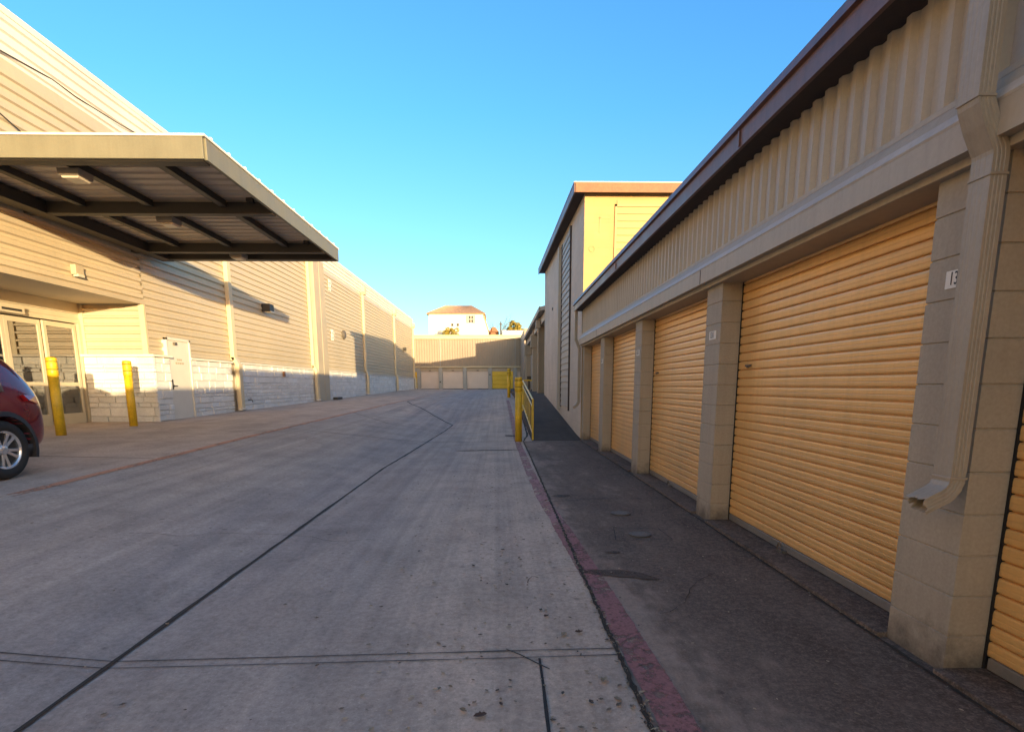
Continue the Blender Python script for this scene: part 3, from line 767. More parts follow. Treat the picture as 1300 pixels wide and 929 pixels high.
# ------------------------------------------------------------------ left building
lbd = thing('warehouse', 'long warehouse with horizontal tan siding above a white limestone base', 'warehouse', (XL, 25, .5))
YR0, YR1, ZS, XG = 4.2, 15.72, 3.57, -11.2        # entrance recess
ZP0, ZP1, YN, YX = 7.62, 8.60, -26.0, 63.8
m = MB()
m.box(-32, XL - .04, YR1 + .02, YX, -.3, ZP1 - .02); m.box(-32, XL - .04, YN, YR0 - .02, -.3, ZP1 - .02)
m.box(-32, XL - .04, YR0 - .02, YR1 + .02, ZS + .03, ZP1 - .02); m.box(-32, -18, YR0 - .02, YR1 + .02, -.3, ZS + .03)
m.build('wall', 'pilaster', lbd)
def hsiding(z0, z1, pitch=.212):
    pr = []; z = z0
    while z + pitch <= z1 + 1e-6:
        pr += [(XL, z), (XL, z + pitch * .30), (XL + .045, z + pitch * .44), (XL + .045, z + pitch * .88)]; z += pitch
    return pr + [(XL, z1)]
def siding(y0, y1, z0, z1, mat='siding_left', name='siding'):
    MB().wavy(hsiding(z0, z1), y0, y1, .0035, int(y0 * 10 + z0), 1.0).build(name, mat, lbd)
siding(YR1, 29.0, 2.2, ZP0); siding(29.0, YX, 2.2, ZP0)
siding(YR0, YR1 - .001, ZS + .05, ZP0); siding(YN, YR0 - .001, 1.8, ZP0)
siding(YN, YX, ZP0 + .002, ZP1 - .12, 'parapet', 'parapet')
MB().box(XL - .3, XL + .05, YN, YX + .05, ZP1 - .14, ZP1).build('parapet_cap', 'parapet', lbd, .01)
MB().box(XL - .02, XL + .04, YX - .02, YX + .06, .9, ZP1 - .14).build('corner_trim', 'ds_cream', lbd)
# entrance recess: soffit, lip, return walls, header
MB().box(XG - .3, XL + .035, YR0, YR1, ZS, ZS + .04).build('soffit', 'soffit_left', lbd)
MB().box(XL - .02, XL + .045, YR0, YR1 + .05, ZS - .015, ZS + .10).build('soffit_lip', 'pilaster', lbd, .004)
pr = [(YR1 + .0, z) for z in ()]
z = 2.28; prr = []
while z < ZS - .1: prr += [(YR1, z), (YR1, z + .11), (YR1 - .045, z + .135), (YR1 - .045, z + .175)]; z += .2
MB().sheet(prr, 'x', XG, XL - .05).build('return_siding', 'siding_left', lbd)
MB().box(XL - .10, XL + .04, YR1 - .05, YR1 + .05, 2.24, ZS).build('corner_trim', 'ds_cream', lbd, .004)
MB().box(XG - .02, XG + .12, YR1 - .06, YR1 + .01, .3, ZS).build('corner_trim', 'frame_alu', lbd, .004)
MB().box(XG - .2, XG + .03, YR0, YR1, 3.30, ZS).build('header', 'frame_alu', lbd, .006)
MB().box(XG - .2, XL, YR0 - .3, YR0, .1, ZS).build('return_wall', 'siding_left', lbd)

# limestone veneer: each course of random length stones, one mesh per stretch of wall
def stones(m, rnd, u0, u1, z0f, z1, place):
    z = min(z0f(u0), z0f(u1)) - .1
    while z < z1 - .03:
        h = rnd.choice((.10, .13, .16, .2, .24)); h = min(h, z1 - z)
        if z1 - z - h < .06: h = z1 - z
        u = u0
        while u < u1 - .01:
            L = rnd.uniform(.22, .62) * (1.25 if h > .15 else .9); L = min(L, u1 - u)
            if u1 - u - L < .12: L = u1 - u
            d = rnd.uniform(.03, .052); g = .004; j = rnd.uniform(-.012, .012)
            a, b, c, e = u + g, u + L - g, z + g, z + h - g
            i = .012
            V = []
            for (uu, zz) in ((a, c), (b, c), (b, e), (a, e)): V.append(place(uu, zz, 0))
            for (uu, zz) in ((a + i * rnd.uniform(.5, 1.5), c + i * rnd.uniform(.5, 1.5)), (b - i * rnd.uniform(.5, 1.5), c + i * rnd.uniform(.5, 1.5)), (b - i * rnd.uniform(.5, 1.5), e - i * rnd.uniform(.5, 1.5)), (a + i * rnd.uniform(.5, 1.5), e - i * rnd.uniform(.5, 1.5))): V.append(place(uu, zz, d + rnd.uniform(-.01, .01)))
            m.add(V, [(4, 5, 6, 7), (0, 1, 5, 4), (1, 2, 6, 5), (2, 3, 7, 6), (3, 0, 4, 7)])
            u += L
        z += h
rnd = random.Random(5)
for (a, b) in ((17.62, 20.3), (20.75, 29.35), (31.3, 40.3), (40.75, 52.0), (52.45, 63.2)):
    MB().box(XL - .03, XL + .06, a, b, zw(a) - .3, 2.2).build('stone_backing', 'mortar', lbd)
    m = MB(); stones(m, rnd, a, b, zw, 2.2, lambda u, z, d: (XL + .055 + d, u, z)); m.build('stone_base', 'stone', lbd)
    MB().box(XL - .03, XL + .16, a - .02, b + .02, 2.2, 2.26).build('stone_cap', 'cap_stone', lbd, .008)
# stone pier by the entrance and its return
MB().box(XG + .02, XL + .14, YR1 - .08, 16.42, 0, 2.2).build('stone_backing', 'mortar', lbd)
m = MB(); stones(m, rnd, XG + .05, XL + .22, lambda u: .4, 2.2, lambda u, z, d: (u, YR1 - .075 - d, z)); stones(m, rnd, YR1 - .10, 16.42, lambda u: .4, 2.2, lambda u, z, d: (XL + .135 + d, u, z)); m.build('stone_base', 'stone', lbd)
MB().box(XG + .02, XL + .26, YR1 - .19, 16.46, 2.2, 2.26).build('stone_cap', 'cap_stone', lbd, .008)
MB().box(XL - .03, XL + .03, YN, YR0, -.2, 1.8).build('stone_backing', 'cap_stone', lbd)

# entrance: sliding glass doors
ed = thing('entrance_door', 'cream framed automatic glass entrance doors in the recess under the canopy', 'glass door', (XG, 12, .4))
zb0, zb1 = .42, 3.02
MB().box(XG - .05, XG + .01, YR0 + .1, YR1 - .05, .2, zb0).build('threshold', 'frame_alu', ed)
MB().box(XG - .05, XG + .04, YR0 + .02, YR1 - .06, 3.05, 3.16).build('head_frame', 'frame_alu', ed, .004)
MB().box(XG - .05, XG + .02, YR0 + .02, YR1 - .06, 3.165, 3.295).build('transom', 'frame_alu', ed, .004)
MB().box(XG - .05, XG + .05, YR1 - .16, YR1 - .065, .3, 3.05).build('jamb', 'frame_alu', ed, .004)
yb = [15.50, 14.42, 13.38, 12.34, 11.3, 10.2, 9.1, 8.0, 6.9, 5.8, 4.7]
for k in range(len(yb) - 1):
    b, a = yb[k], yb[k + 1]
    off = 0 if k % 4 in (0, 3) else -.06
    X0, X1 = XG - .03 + off, XG + .02 + off
    m = MB(); st = .10
    m.box(X0, X1, a + .004, a + st, zb0, zb1); m.box(X0, X1, b - st, b - .004, zb0, zb1)
    m.box(X0, X1, a + st, b - st, zb0, zb0 + .30); m.box(X0, X1, a + st, b - st, zb1 - .12, zb1); m.box(X0, X1, a + st, b - st, 1.42, 1.52)
    pnl = m.build('door_panel', 'frame_alu', ed, .003)
    MB().box(X0 + .02, X0 + .03, a + st - .01, b - st + .01, zb0 + .29, zb1 - .11).build('glass', 'glass', pnl)
op = MB().box(XG + .01, XG + .20, 9.4, 13.72, 3.06, 3.24).build('operator_box', 'frame_alu', ed, .008)
MB().box(XG + .201, XG + .215, 13.1, 13.62, 3.11, 3.16).build('sensor', 'black', op)
m = MB(); m.box(-17.9, XG - .12, YR0, YR1, .30, .40); m.build('floor', 'interior_floor', ed)
MB().box(-17.95, -17.9, YR0, YR1, .3, ZS).build('back_wall', 'interior', ed)

# service door
sd = thing('service_door', 'plain pale steel service door set in the white stone base', 'door', (XL + .1, 16.95, .44))
a, b = 16.47, 17.58
MB().box(XL - .02, XL + .105, a, b, .44, 2.70).build('leaf', 'steel_door', sd, .004)
m = MB().box(XL - .02, XL + .135, a - .07, a - .003, .40, 2.78); m.box(XL - .02, XL + .135, b + .003, b + .07, .40, 2.78); m.box(XL - .02, XL + .135, a - .07, b + .07, 2.705, 2.785); m.build('frame', 'steel_door', sd, .004)
m = MB().lathe([(.028, .0), (.028, .05), (.01, .055), (.01, .07)], 12, (XL + .105, a + .09, 1.42), 'x'); m.box(XL + .165, XL + .18, a + .06, a + .22, 1.405, 1.435); m.box(XL + .10, XL + .115, a + .05, a + .13, 1.32, 1.60); m.build('handle', 'black', sd)
MB().box(XL + .10, XL + .17, a + .30, a + .42, 2.58, 2.66).build('closer', 'iron', sd, .004)
MB().box(XL + .0, XL + .12, a, b, .40, .437).build('threshold', 'black', sd)
for zz, segs in ((2.17, ((-.13, -.06), (-.045, .03), (.045, .13))), (2.07, ((-.22, -.12), (-.10, -.03), (-.01, .09), (.11, .22)))):
    for (u0, u1) in segs: MB().box(XL + .1045, XL + .108, 17.03 + u0, 17.03 + u1, zz - .028, zz + .028).build('stencil_mark', 'pilaster', sd)

# downspouts and pilaster
def left_spout(y, w=.26, top=ZP0 + .35, head=True):
    o = MB().box(XL + .03, XL + .17, y - w / 2, y + w / 2, 2.30, top).build('downspout', 'ds_cream', lbd, .012)
    z0 = zw(y) + .10
    m = MB(); m.loft([[(XL + a, y - w / 2 - .0, z), (XL + b, y - w / 2, z), (XL + b, y + w / 2, z), (XL + a, y + w / 2, z)] for (a, b, z) in ((.03, .17, 2.42), (.17, .31, 2.16), (.17, .31, z0))]); m.build('lower_pipe', 'ds_cream', o, .010)
    m = MB(); m.loft([[(XL + a, y - w / 2, za), (XL + a, y + w / 2, za), (XL + b, y + w / 2, zb_), (XL + b, y - w / 2, zb_)] for (a, za, b, zb_) in ((.17, z0, .31, z0 + .02), (.24, z0 - .08, .40, z0 - .02))]); m.build('shoe', 'deck_top', o)
    if head: MB().prism([(y - .28, top + .12), (y + .28, top + .12), (y + .28, top - .20), (y + .15, top - .38), (y - .15, top - .38), (y - .28, top - .20)], 'x', XL + .036, XL + .30).build('conductor_head', 'ds_cream', o, .01)
left_spout(20.52); left_spout(40.5); left_spout(52.2); left_spout(63.4, .3)
left_spout(29.15, .24)
MB().box(XL - .02, XL + .28, 29.42, 30.28, .4, ZP0 + .1).build('pilaster', 'pilaster', lbd, .01)
MB().box(XL - .02, XL + .28, 30.34, 31.18, .4, ZP0 + .1).build('pilaster', 'pilaster', lbd, .01)
m = MB().box(XL + .285, XL + .40, 29.40, 31.20, .4, 1.0)
# small fittings on the wall, each a thing of its own
def wall_box(name, label, cat, y, z, w, h, d, mat, x=XL + .03, lens=None):
    t = thing(name, label, cat, (x, y, z)); MB().box(x, x + d, y - w / 2, y + w / 2, z - h / 2, z + h / 2).build('housing', mat, t, .012)
    if lens: MB().box(x + d * .3, x + d + .02, y - w * .4, y + w * .4, z - h / 2 - .04, z - h / 2 + .02).build('lens', lens, t, .005)
    return t
wall_box('wall_sensor', 'small grey box on the siding above the entrance recess', 'sensor', 13.33, 3.97, .26, .22, .12, 'pilaster', lens='lamp_lens')
wall_box('wall_lamp', 'black wall lamp on the siding within the canopy shadow', 'lamp', 23.6, 4.5, .42, .30, .34, 'black', lens='lamp_lens')
wall_box('wall_lamp', 'black wall lamp near the far end of the long warehouse', 'lamp', 57.0, 4.95, .42, .30, .30, 'black', lens='lamp_lens')
t = thing('wall_vent', 'round grey vent on the siding past the pilaster', 'vent', (XL, 35.2, 4.46))
MB().lathe([(.05, .0), (.26, .0), (.26, .10), (.20, .16), (.05, .16)], 20, (XL + .03, 35.2, 4.46), 'x').build('hood', 'iron', t)
for z, lab in ((6.95, 'cream sign bracket high on the siding beside the pilaster'), (4.25, 'cream sign bracket below the round vent beside the pilaster')):
    t = thing('sign_bracket', lab, 'bracket', (XL, 32.9, z))
    m = MB()
    for dy in (-.13, .13): m.box(XL + .035, XL + .075, 32.9 + dy - .03, 32.9 + dy + .03, z - .30, z + .30)
    for dz in (-.13, .13): m.box(XL + .075, XL + .11, 32.9 - .28, 32.9 + .28, z + dz - .03, z + dz + .03)
    m.build('bars', 'parapet', t)
t = thing('hose_bib', 'little tap on the stone base right of the first downspout', 'tap', (XL + .12, 21.4, .9))
m = MB(); m.tube([(XL + .1, 21.4, .9), (XL + .24, 21.4, .9), (XL + .26, 21.4, .82)], .02, 8); m.lathe([(.05, 0), (.05, .015)], 12, (XL + .2, 21.4, .95)); m.build('body', 'iron', t)
wall_box('outlet_box', 'small brown outlet box on the shaded stone base', 'outlet', 25.0, 1.92, .16, .22, .07, 'fascia_orange', XL + .12)
wall_box('curb_block', 'black rubber block lying at the foot of the pilaster', 'block', 31.9, .70, 1.0, .18, .25, 'black', XL + .34)
t = thing('wall_camera', 'pale camera bracket on the siding above the canopy roof', 'camera', (XL, 13.4, 6.2))
m = MB().box(XL + .03, XL + .10, 13.25, 13.5, 6.1, 6.3); m.tube([(XL + .1, 13.38, 6.2), (XL + .32, 13.38, 6.12)], .03, 8); m.build('arm', 'parapet', t)
MB().lathe([(.02, -.22), (.09, -.2), (.09, .14), (.06, .16)], 14, (XL + .36, 13.38, 6.10), 'y').build('housing', 'pilaster', t)

t = MB(); t.tube([(XL + .06, 11.2, 7.62), (XL + .06, 13.35, 7.83), (XL + .06, 14.0, 7.80), (XL + .06, 15.5, 7.86), (XL + .06, 17.0, 8.0)], .012, 6)  # thin black tube stands in for a wire shadow on the parapet
tag(t.build('wire_shadow', 'black'), 'dark strand drawn as a wire shadow across the pale parapet above the canopy', 'wire_shadow')
t = MB(); t.tube([(XL + .06, 10.8, 6.85), (XL + .06, 12.4, 6.35)], .012, 6); tag(t.build('wire_shadow', 'black'), 'short strand drawn as a wire shadow slanting down the siding above the canopy edge', 'wire_shadow')  # second wire shadow, again a dark tube on the siding

# ------------------------------------------------------------------ canopy
cn = thing('entrance_canopy', 'flat steel entrance canopy with tan fascia hung from the warehouse wall', 'canopy', (-6.9, 13, 4.84))
CX0, CX1, CY0, CY1, CZ0, CZ1 = -9.30, -4.5, 9.40, 16.6, 4.84, 5.155
dk = MB(); pr = []; y = CY0 + .1
while y < CY1 - .3: pr += [(y, 5.085), (y + .24, 5.085), (y + .26, 5.055), (y + .28, 5.085)]; y += .30
dk.sheet(pr, 'x', CX0, CX1 - .03).build('deck', 'canopy_deck', cn)
MB().box(CX0 - .1, CX1 - .04, CY0 + .05, CY1 - .05, 5.10, 5.15).build('roof_sheet', 'deck_top', cn)
m = MB().box(CX0, CX1, CY0 - .03, CY0 + .03, CZ0, CZ1); m.box(CX1 - .03, CX1 + .03, CY0 + .031, CY1, CZ0, CZ1); m.box(CX0, CX1 - .031, CY1 - .06, CY1, CZ0, CZ1)
m.build('fascia', 'canopy_fascia', cn, .005)
m = MB().box(CX0 - .1, CX1 + .045, CY0 - .045, CY0 + .06, CZ1 + .002, CZ1 + .035); m.box(CX1 - .05, CX1 + .045, CY0 + .061, CY1 + .02, CZ1 + .002, CZ1 + .035); m.build('drip_edge', 'parapet', cn)
y = CY0 + .25
while y < CY1:
    MB().box(CX0, CX1 + .02, y - .02, y + .03, 5.19, 5.245).build('roof_seam', 'deck_top', cn); y += .60
MB().box(CX0, CX1 - .04, CY0 + .04, CY0 + .26, CZ0 - .01, 5.04).build('beam', 'canopy_steel', cn, .006)
MB().box(XL + .04, CX1 - .04, 12.10, 12.30, CZ0 - .02, 5.04).build('beam', 'canopy_steel', cn, .006)
MB().box(XL + .04, CX1 - .04, 15.40, 15.60, CZ0 - .02, 5.04).build('beam', 'canopy_steel', cn, .006)
MB().box(CX0, CX1 - .04, 16.3, 16.53, CZ0 - .01, 5.04).build('beam', 'canopy_steel', cn, .006)
MB().box(CX0 - .02, CX0 + .30, CY0 + .04, CY1 - .05, CZ0 - .025, 5.05).build('ledger', 'canopy_steel', cn, .006)
for x in (-8.25, -6.92, -5.48):
    MB().box(x - .065, x + .065, CY0 + .37, 12.05, 4.93, 5.05).build('purlin', 'canopy_steel', cn); MB().box(x - .065, x + .065, 12.39, 15.34, 4.93, 5.05).build('purlin', 'canopy_steel', cn)
for y in (12.0, 15.3): MB().box(-4.98, -4.86, y - .06, y + .05, 5.0, 5.08).build('clip', 'canopy_steel', cn)
for y in (10.10, 12.75, 15.95):
    l_ = MB().prism([(-7.14, 4.90), (-6.78, 4.90), (-6.80, 4.79), (-7.12, 4.79)], 'y', y - .18, y + .18).build('lamp', 'lamp_body', cn, .01)
    MB().prism([(-7.11, 4.788), (-6.81, 4.788), (-6.84, 4.755), (-7.08, 4.755)], 'y', y - .15, y + .15).build('lens', 'lamp_lens', l_, .01)

# ------------------------------------------------------------------ bollards and rails
def bollard(label, x, y, H=1.62):
    z = gz(x, y) - .02
    t = thing('bollard', label, 'bollard', (x, y, z), 'yellow bollards along the drive')
    MB().lathe([(.092, 0), (.092, H - .36)], 28, (x, y, z)).build('pipe', 'yellow', t, smooth=False)
    m = MB(); m.lathe([(.094, H - .37), (.100, H - .365), (.100, H - .26), (.097, H - .255), (.097, H - .245), (.100, H - .24), (.100, H - .10), (.097, H - .095), (.097, H - .085), (.100, H - .08), (.098, H - .03), (.085, H - .008), (.05, H)], 28, (x, y, z)); m.build('sleeve', 'yellow', t)
    for h in (.25, .09): MB().lathe([(.0955, H - h - .006), (.0985, H - h - .006), (.0985, H - h + .006), (.0955, H - h + .006)], 28, (x, y, z)).build('band', 'joint', t)
    for o in t.children:
        for p in o.data.polygons: p.use_smooth = abs(p.normal.z) < .5
bollard('yellow bollard in front of the glass entrance doors, behind the red car', -9.17, 11.92)
bollard('yellow bollard beside the stone pier and pale service door', -9.15, 14.25)
bollard('yellow bollard at the near end of the ramp handrail', .50, 14.62, 1.68)
bollard('distant yellow bollard at the drive edge before the far doors', .56, 32.5, 1.66)
t = thing('guard_post', 'thin bright yellow post at the far warehouse corner', 'post', (-9.9, 66.2, 1.0))
MB().lathe([(.12, 0), (.12, 1.9), (.08, 1.96)], 16, (-9.62, 66.2, 1.0)).build('pipe', 'yellow', t); MB().box(-9.78, -9.46, 66.0, 66.4, .98, 1.12).build('base', 'black', t)

hr = thing('handrail', 'yellow steel handrail with balusters along the dark ramp', 'handrail', (.89, 18, .2))
ys0, ys1 = 14.92, 21.3
def zrail(y): return gz(.89, y) * .0 + interp([(14.92, -.02), (21.3, .52)], y)
for h, r in ((1.06, .026), (.86, .020), (.16, .020)):
    MB().tube([(.89, ys0, zrail(ys0) + h), (.89, ys1, zrail(ys1) + h)], r, 10).build('rail', 'yellow_rail', hr)
for y in (ys0, ys1):
    MB().tube([(.89, y, -.3), (.89, y, zrail(y) + 1.065)], .026, 10).build('post', 'yellow_rail', hr)
n = 8
for k in range(1, n):
    y = ys0 + (ys1 - ys0) * k / n
    MB().tube([(.89, y, zrail(y) + .16), (.89, y, zrail(y) + .86)], .012, 8).build('baluster', 'yellow_rail', hr)
br = thing('barrier_rail', 'yellow pipe barrier crossing between the porch columns', 'barrier', (1.8, 37.6, 1))
MB().tube([(1.3, 37.6, 1.74), (2.62, 37.6, 1.74)], .05, 10).build('rail', 'yellow_rail', br)
MB().tube([(1.36, 37.6, .7), (1.36, 37.6, 1.74)], .04, 8).build('post', 'yellow_rail', br)
kp = thing('keypad_post', 'black gate keypad post by the yellow pipe barrier', 'keypad', (2.02, 38.5, 1))
MB().tube([(2.02, 38.5, .6), (2.02, 38.5, 1.75)], .06, 8).build('post', 'black', kp); MB().box(1.88, 2.16, 38.38, 38.62, 1.70, 2.02).build('keypad', 'black', kp, .02)

# ------------------------------------------------------------------ car (parked, nose towards the camera side)
def boolean_cut(o, cutters):
    for c in cutters:
        md = o.modifiers.new('cut', 'BOOLEAN'); md.operation = 'DIFFERENCE'; md.object = c; md.solver = 'EXACT'
    bpy.context.view_layer.update(); dg = bpy.context.evaluated_depsgraph_get()
    me = bpy.data.meshes.new_from_object(o.evaluated_get(dg)); o.modifiers.clear(); o.data = me
    for c in cutters: bpy.data.objects.remove(c)
CXs, CYr = -6.02, 7.77                # near side plane and rear end
cw = .92; cxm = CXs - cw; cz = .285
car = thing('parked_car', 'dark red crossover car with alloy wheels parked by the entrance', 'car', (cxm, CYr - 2.3, cz))
# stations: (distance from rear, underside, sill, belt half width, belt z, roof half width, roof z)
ST = [(0.00, .40, .50, .62, .80, .50, .88), (.04, .34, .44, .76, .92, .62, 1.00), (.13, .30, .40, .875, 1.01, .72, 1.20), (.28, .28, .38, .91, 1.03, .71, 1.44), (.52, .28, .38, .92, 1.04, .70, 1.65), (.95, .25, .34, .92, 1.03, .685, 1.69),
      (1.5, .24, .33, .92, 1.01, .68, 1.69), (2.2, .24, .33, .92, .99, .67, 1.68), (2.75, .24, .33, .92, .97, .64, 1.60), (3.10, .24, .34, .92, .97, .66, 1.36), (3.42, .25, .35, .915, .98, .74, 1.09), (3.8, .26, .36, .90, .95, .78, 1.02), (4.2, .28, .38, .86, .86, .70, .93), (4.42, .34, .44, .76, .74, .55, .80), (4.5, .44, .50, .62, .62, .45, .66)]
m = MB(); rings = []
for (d, zu, zs, wb, zb_, wr, zr_) in ST:
    y = CYr - d; half = [(0, zu), (wb * .80, zu), (wb * .97, zs), (wb * 1.0, zs + (zb_ - zs) * .35), (wb * .995, zs + (zb_ - zs) * .72), (wb * .955, zb_), (wr + (wb - wr) * .30, zb_ + (zr_ - zb_) * .62), (wr * .93, zr_ - .045 * min(1, (zr_ - zb_) / .4)), (wr * .6, zr_), (0, zr_ + .005)]
    pts = half + [(-a, b) for a, b in half[-2:0:-1]]
    rings.append([(cxm + a, y, cz + b) for a, b in pts])
m.loft(rings); body = m.build('body', 'car_red', car, smooth=True)
sub = body.modifiers.new('sub', 'SUBSURF'); sub.levels = 2; sub.render_levels = 2
WY = [CYr - .82, CYr - 3.52]; WR = .362
bpy.context.view_layer.update(); dg = bpy.context.evaluated_depsgraph_get()
me = bpy.data.meshes.new_from_object(body.evaluated_get(dg)); body.modifiers.clear(); body.data = me
cut = []
for wy in WY:
    for sx in (-1, 1):
        q = MB().lathe([(.415, -.16), (.415, .30)], 40, (cxm + sx * .80, wy, cz + WR), 'x').build('cutter', 'cladding'); cut.append(q)
boolean_cut(body, cut)
for p in body.data.polygons: p.use_smooth = True
for wy in WY:
    for sx in (-1, 1):
        # wheel-arch cladding: a flat half ring following the opening
        m = MB(); rg = []
        for k in range(21):
            a = R(-18) + (PI + R(36)) * k / 20; c_, s_ = math.cos(a), math.sin(a)
            zc = max(cz + WR + .0 + .415 * s_, cz + .22); zo = max(cz + WR + .475 * s_, cz + .22)
            bulge = -.02 - .05 * max(0, s_ - .5)
            x_out = cxm + sx * (.935); x_in = cxm + sx * .80
            rg.append([(x_in, wy + .415 * c_, zc), (x_out, wy + .415 * c_, zc), (x_out - sx * .012, wy + .475 * c_, zo), (x_in, wy + .475 * c_, zo)])
        m.loft(rg); m.build('wheel_arch', 'cladding', car, smooth=False)
        cx_ = cxm + sx * .80
        w = MB().lathe([(.235, -.10), (.30, -.115), (.345, -.10), (WR, -.06), (WR, .06), (.345, .10), (.30, .115), (.235, .105), (.225, .06)], 48, (cx_, wy, cz + WR), 'x').build('wheel', 'tyre', car, smooth=True)
        m = MB(); m.lathe([(.225, -.09), (.236, -.09), (.236, .103), (.222, .103), (.208, .085), (.205, -.09)], 48, (cx_, wy, cz + WR), 'x')
        for k in range(10):
            a = 2 * PI * k / 10 + (.10 if k % 2 else -.10); u = Vector((0, math.cos(a), math.sin(a))); v_ = Vector((0, -math.sin(a), math.cos(a))); X = Vector((sx, 0, 0)); C0 = Vector((cx_, wy, cz + WR))
            rr_ = []
            for (r_, hw, xo) in ((.04, .020, .070), (.13, .017, .080), (.215, .020, .088)):
                p = C0 + u * r_ + X * xo; rr_.append([tuple(p - v_ * hw), tuple(p + v_ * hw), tuple(p + v_ * hw - X * .03), tuple(p - v_ * hw - X * .03)])
            m.loft(rr_)
        m.lathe([(.0, .0), (.06, .0), (.055, sx * .09), (.03, sx * .098)], 20, (cx_, wy, cz + WR), 'x'); m.build('rim', 'rim', w, .002)
        MB().lathe([(.0, -.02), (.204, -.02), (.204, .0), (.0, .0)], 32, (cx_, wy, cz + WR), 'x').build('brake_disc', 'iron', w)
m = MB()
for sx in (-1, 1):
    o = MB().box(cxm + sx * .90 - .025, cxm + sx * .90 + .025, CYr - 3.14, CYr - 1.36, cz + .24, cz + .42).build('side_sill', 'cladding', car, .01)
    # side windows (slightly proud of the body between belt and roof)
    for (a, b) in ((.72, 1.20), (1.26, 2.05), (2.12, 2.95)):
        V = []
        def sidept(d, t):
            d = min(max(d, .6), 3.1)
            for s0, s1 in zip(ST, ST[1:]):
                if s0[0] <= d <= s1[0]:
                    q = [s0[i] + (s1[i] - s0[i]) * (d - s0[0]) / (s1[0] - s0[0]) for i in range(7)]; break
            wb, zb_, wr, zr_ = q[3], q[4], q[5], q[6]
            return (cxm + sx * (wb * .955 + (wr + (wb - wr) * .12 - wb * .955) * t + .010), CYr - d, cz + zb_ + .03 + (zr_ - zb_ - .14) * t)
        rows = [[sidept(a + (b - a) * i / 6, t) for i in range(7)] for t in (0, .5, 1)]
        m2 = MB(); m2.loft(rows, cap=False, closed=False); wn = m2.build('side_window', 'car_glass', car, smooth=True)
        so = wn.modifiers.new('thick', 'SOLIDIFY'); so.thickness = .03; so.offset = 0
    m2 = MB(); m2.loft([[(cxm + sx * .56, CYr - .12, cz + .97), (cxm + sx * .74, CYr - .125, cz + .985), (cxm + sx * .872, CYr - .27, cz + 1.00), (cxm + sx * .90, CYr - .48, cz + 1.02)], [(cxm + sx * .58, CYr - .075, cz + .88), (cxm + sx * .76, CYr - .095, cz + .87), (cxm + sx * .882, CYr - .25, cz + .90), (cxm + sx * .915, CYr - .42, cz + .95)]], cap=False, closed=False)
    tl = m2.build('tail_light', 'tail', car); so = tl.modifiers.new('thick', 'SOLIDIFY'); so.thickness = .05; so.offset = 0
    MB().box(cxm + sx * .62 - .16, cxm + sx * .62 + .16, CYr - 4.40, CYr - 4.28, cz + .70, cz + .82).build('headlight', 'headlight', car, .03)
    m2 = MB(); m2.lathe([(.02, -.10), (.085, -.09), (.09, .06), (.05, .09)], 14, (cxm + sx * 1.0, CYr - 2.95, cz + 1.06), 'x'); m2.build('mirror', 'car_red', car, smooth=True)
m2 = MB(); m2.loft([[(cxm + x, CYr - .50 + .02 * abs(x), cz + 1.52) for x in (-.60, -.3, 0, .3, .60)], [(cxm + x, CYr - .175 + .02 * abs(x), cz + 1.12) for x in (-.68, -.3, 0, .3, .68)]], cap=False, closed=False)
rw = m2.build('rear_window', 'car_glass', car); so = rw.modifiers.new('thick', 'SOLIDIFY'); so.thickness = .04; so.offset = 0
m2 = MB(); m2.loft([[(cxm + x, CYr - 2.84 + .03 * abs(x), cz + 1.56) for x in (-.58, -.3, 0, .3, .58)], [(cxm + x, CYr - 3.34 + .06 * abs(x), cz + 1.14) for x in (-.68, -.3, 0, .3, .68)]], cap=False, closed=False)
ws = m2.build('windscreen', 'car_glass', car); so = ws.modifiers.new('thick', 'SOLIDIFY'); so.thickness = .05; so.offset = 0
m2 = MB(); m2.loft([[(cxm + k_ * .90 * math.sin(a), CYr - .50 + .47 * k_ * max(0, math.cos(a)) ** .7, cz + z) for a in [R(-90 + 10 * q) for q in range(19)]] for z, k_ in ((.24, .93), (.33, .985), (.40, .985))], cap=False, closed=False)
rb = m2.build('rear_bumper', 'cladding', car, smooth=True); so = rb.modifiers.new('thick', 'SOLIDIFY'); so.thickness = .05; so.offset = 0

# ------------------------------------------------------------------ covers, twig, leaves
def cover(label, x, y, r):
    t = thing('utility_cover', label, 'utility cover', (x, y, 0), 'round utility covers in the walk')
    z = gz(x, y)
    MB().lathe([(r * .35, .004), (r, .004), (r, .012), (r * .82, .013), (r * .80, .009), (.01, .009)], 28, (x, y, z)).build('ring', 'iron', t)
    m = MB()
    for k in range(6):
        a = k * PI / 3; m.lathe([(.012, .009), (.012, .014), (.004, .015)], 8, (x + r * .45 * math.cos(a), y + r * .45 * math.sin(a), z))
    m.lathe([(r * .76, .0095), (r * .76, .0125), (.01, .0125)], 24, (x, y, z)); m.build('lid', 'cover_lid', t)
cover('round pale utility cover in the dark walk, nearer to the camera', 1.345, 5.19, .105)
cover('round grey utility cover in the walk, farther along', 1.352, 6.10, .11)
m = MB(); s_ = .21; 
strip('joint_line', [(1.345 - .27, 5.0), (1.345 - .20, 5.45), (1.345 + .24, 5.42), (1.345 + .26, 5.02), (1.345 - .27, 5.0)], .008, 'joint', .006, .05, .003)

tw_ = MB(); tw_.tube([(.03, 2.86, gz(.03, 2.86) + .009), (.10, 2.79, gz(.1, 2.79) + .012), (.18, 2.70, gz(.18, 2.7) + .010), (.245, 2.615, .008)], [.0022, .003, .0035, .0025], 6)
tw_.tube([(.18, 2.70, .012), (.215, 2.69, .02)], [.002, .001], 5)
tag(tw_.build('twig', 'black'), 'thin dark twig lying across the paired joint lines', 'twig')

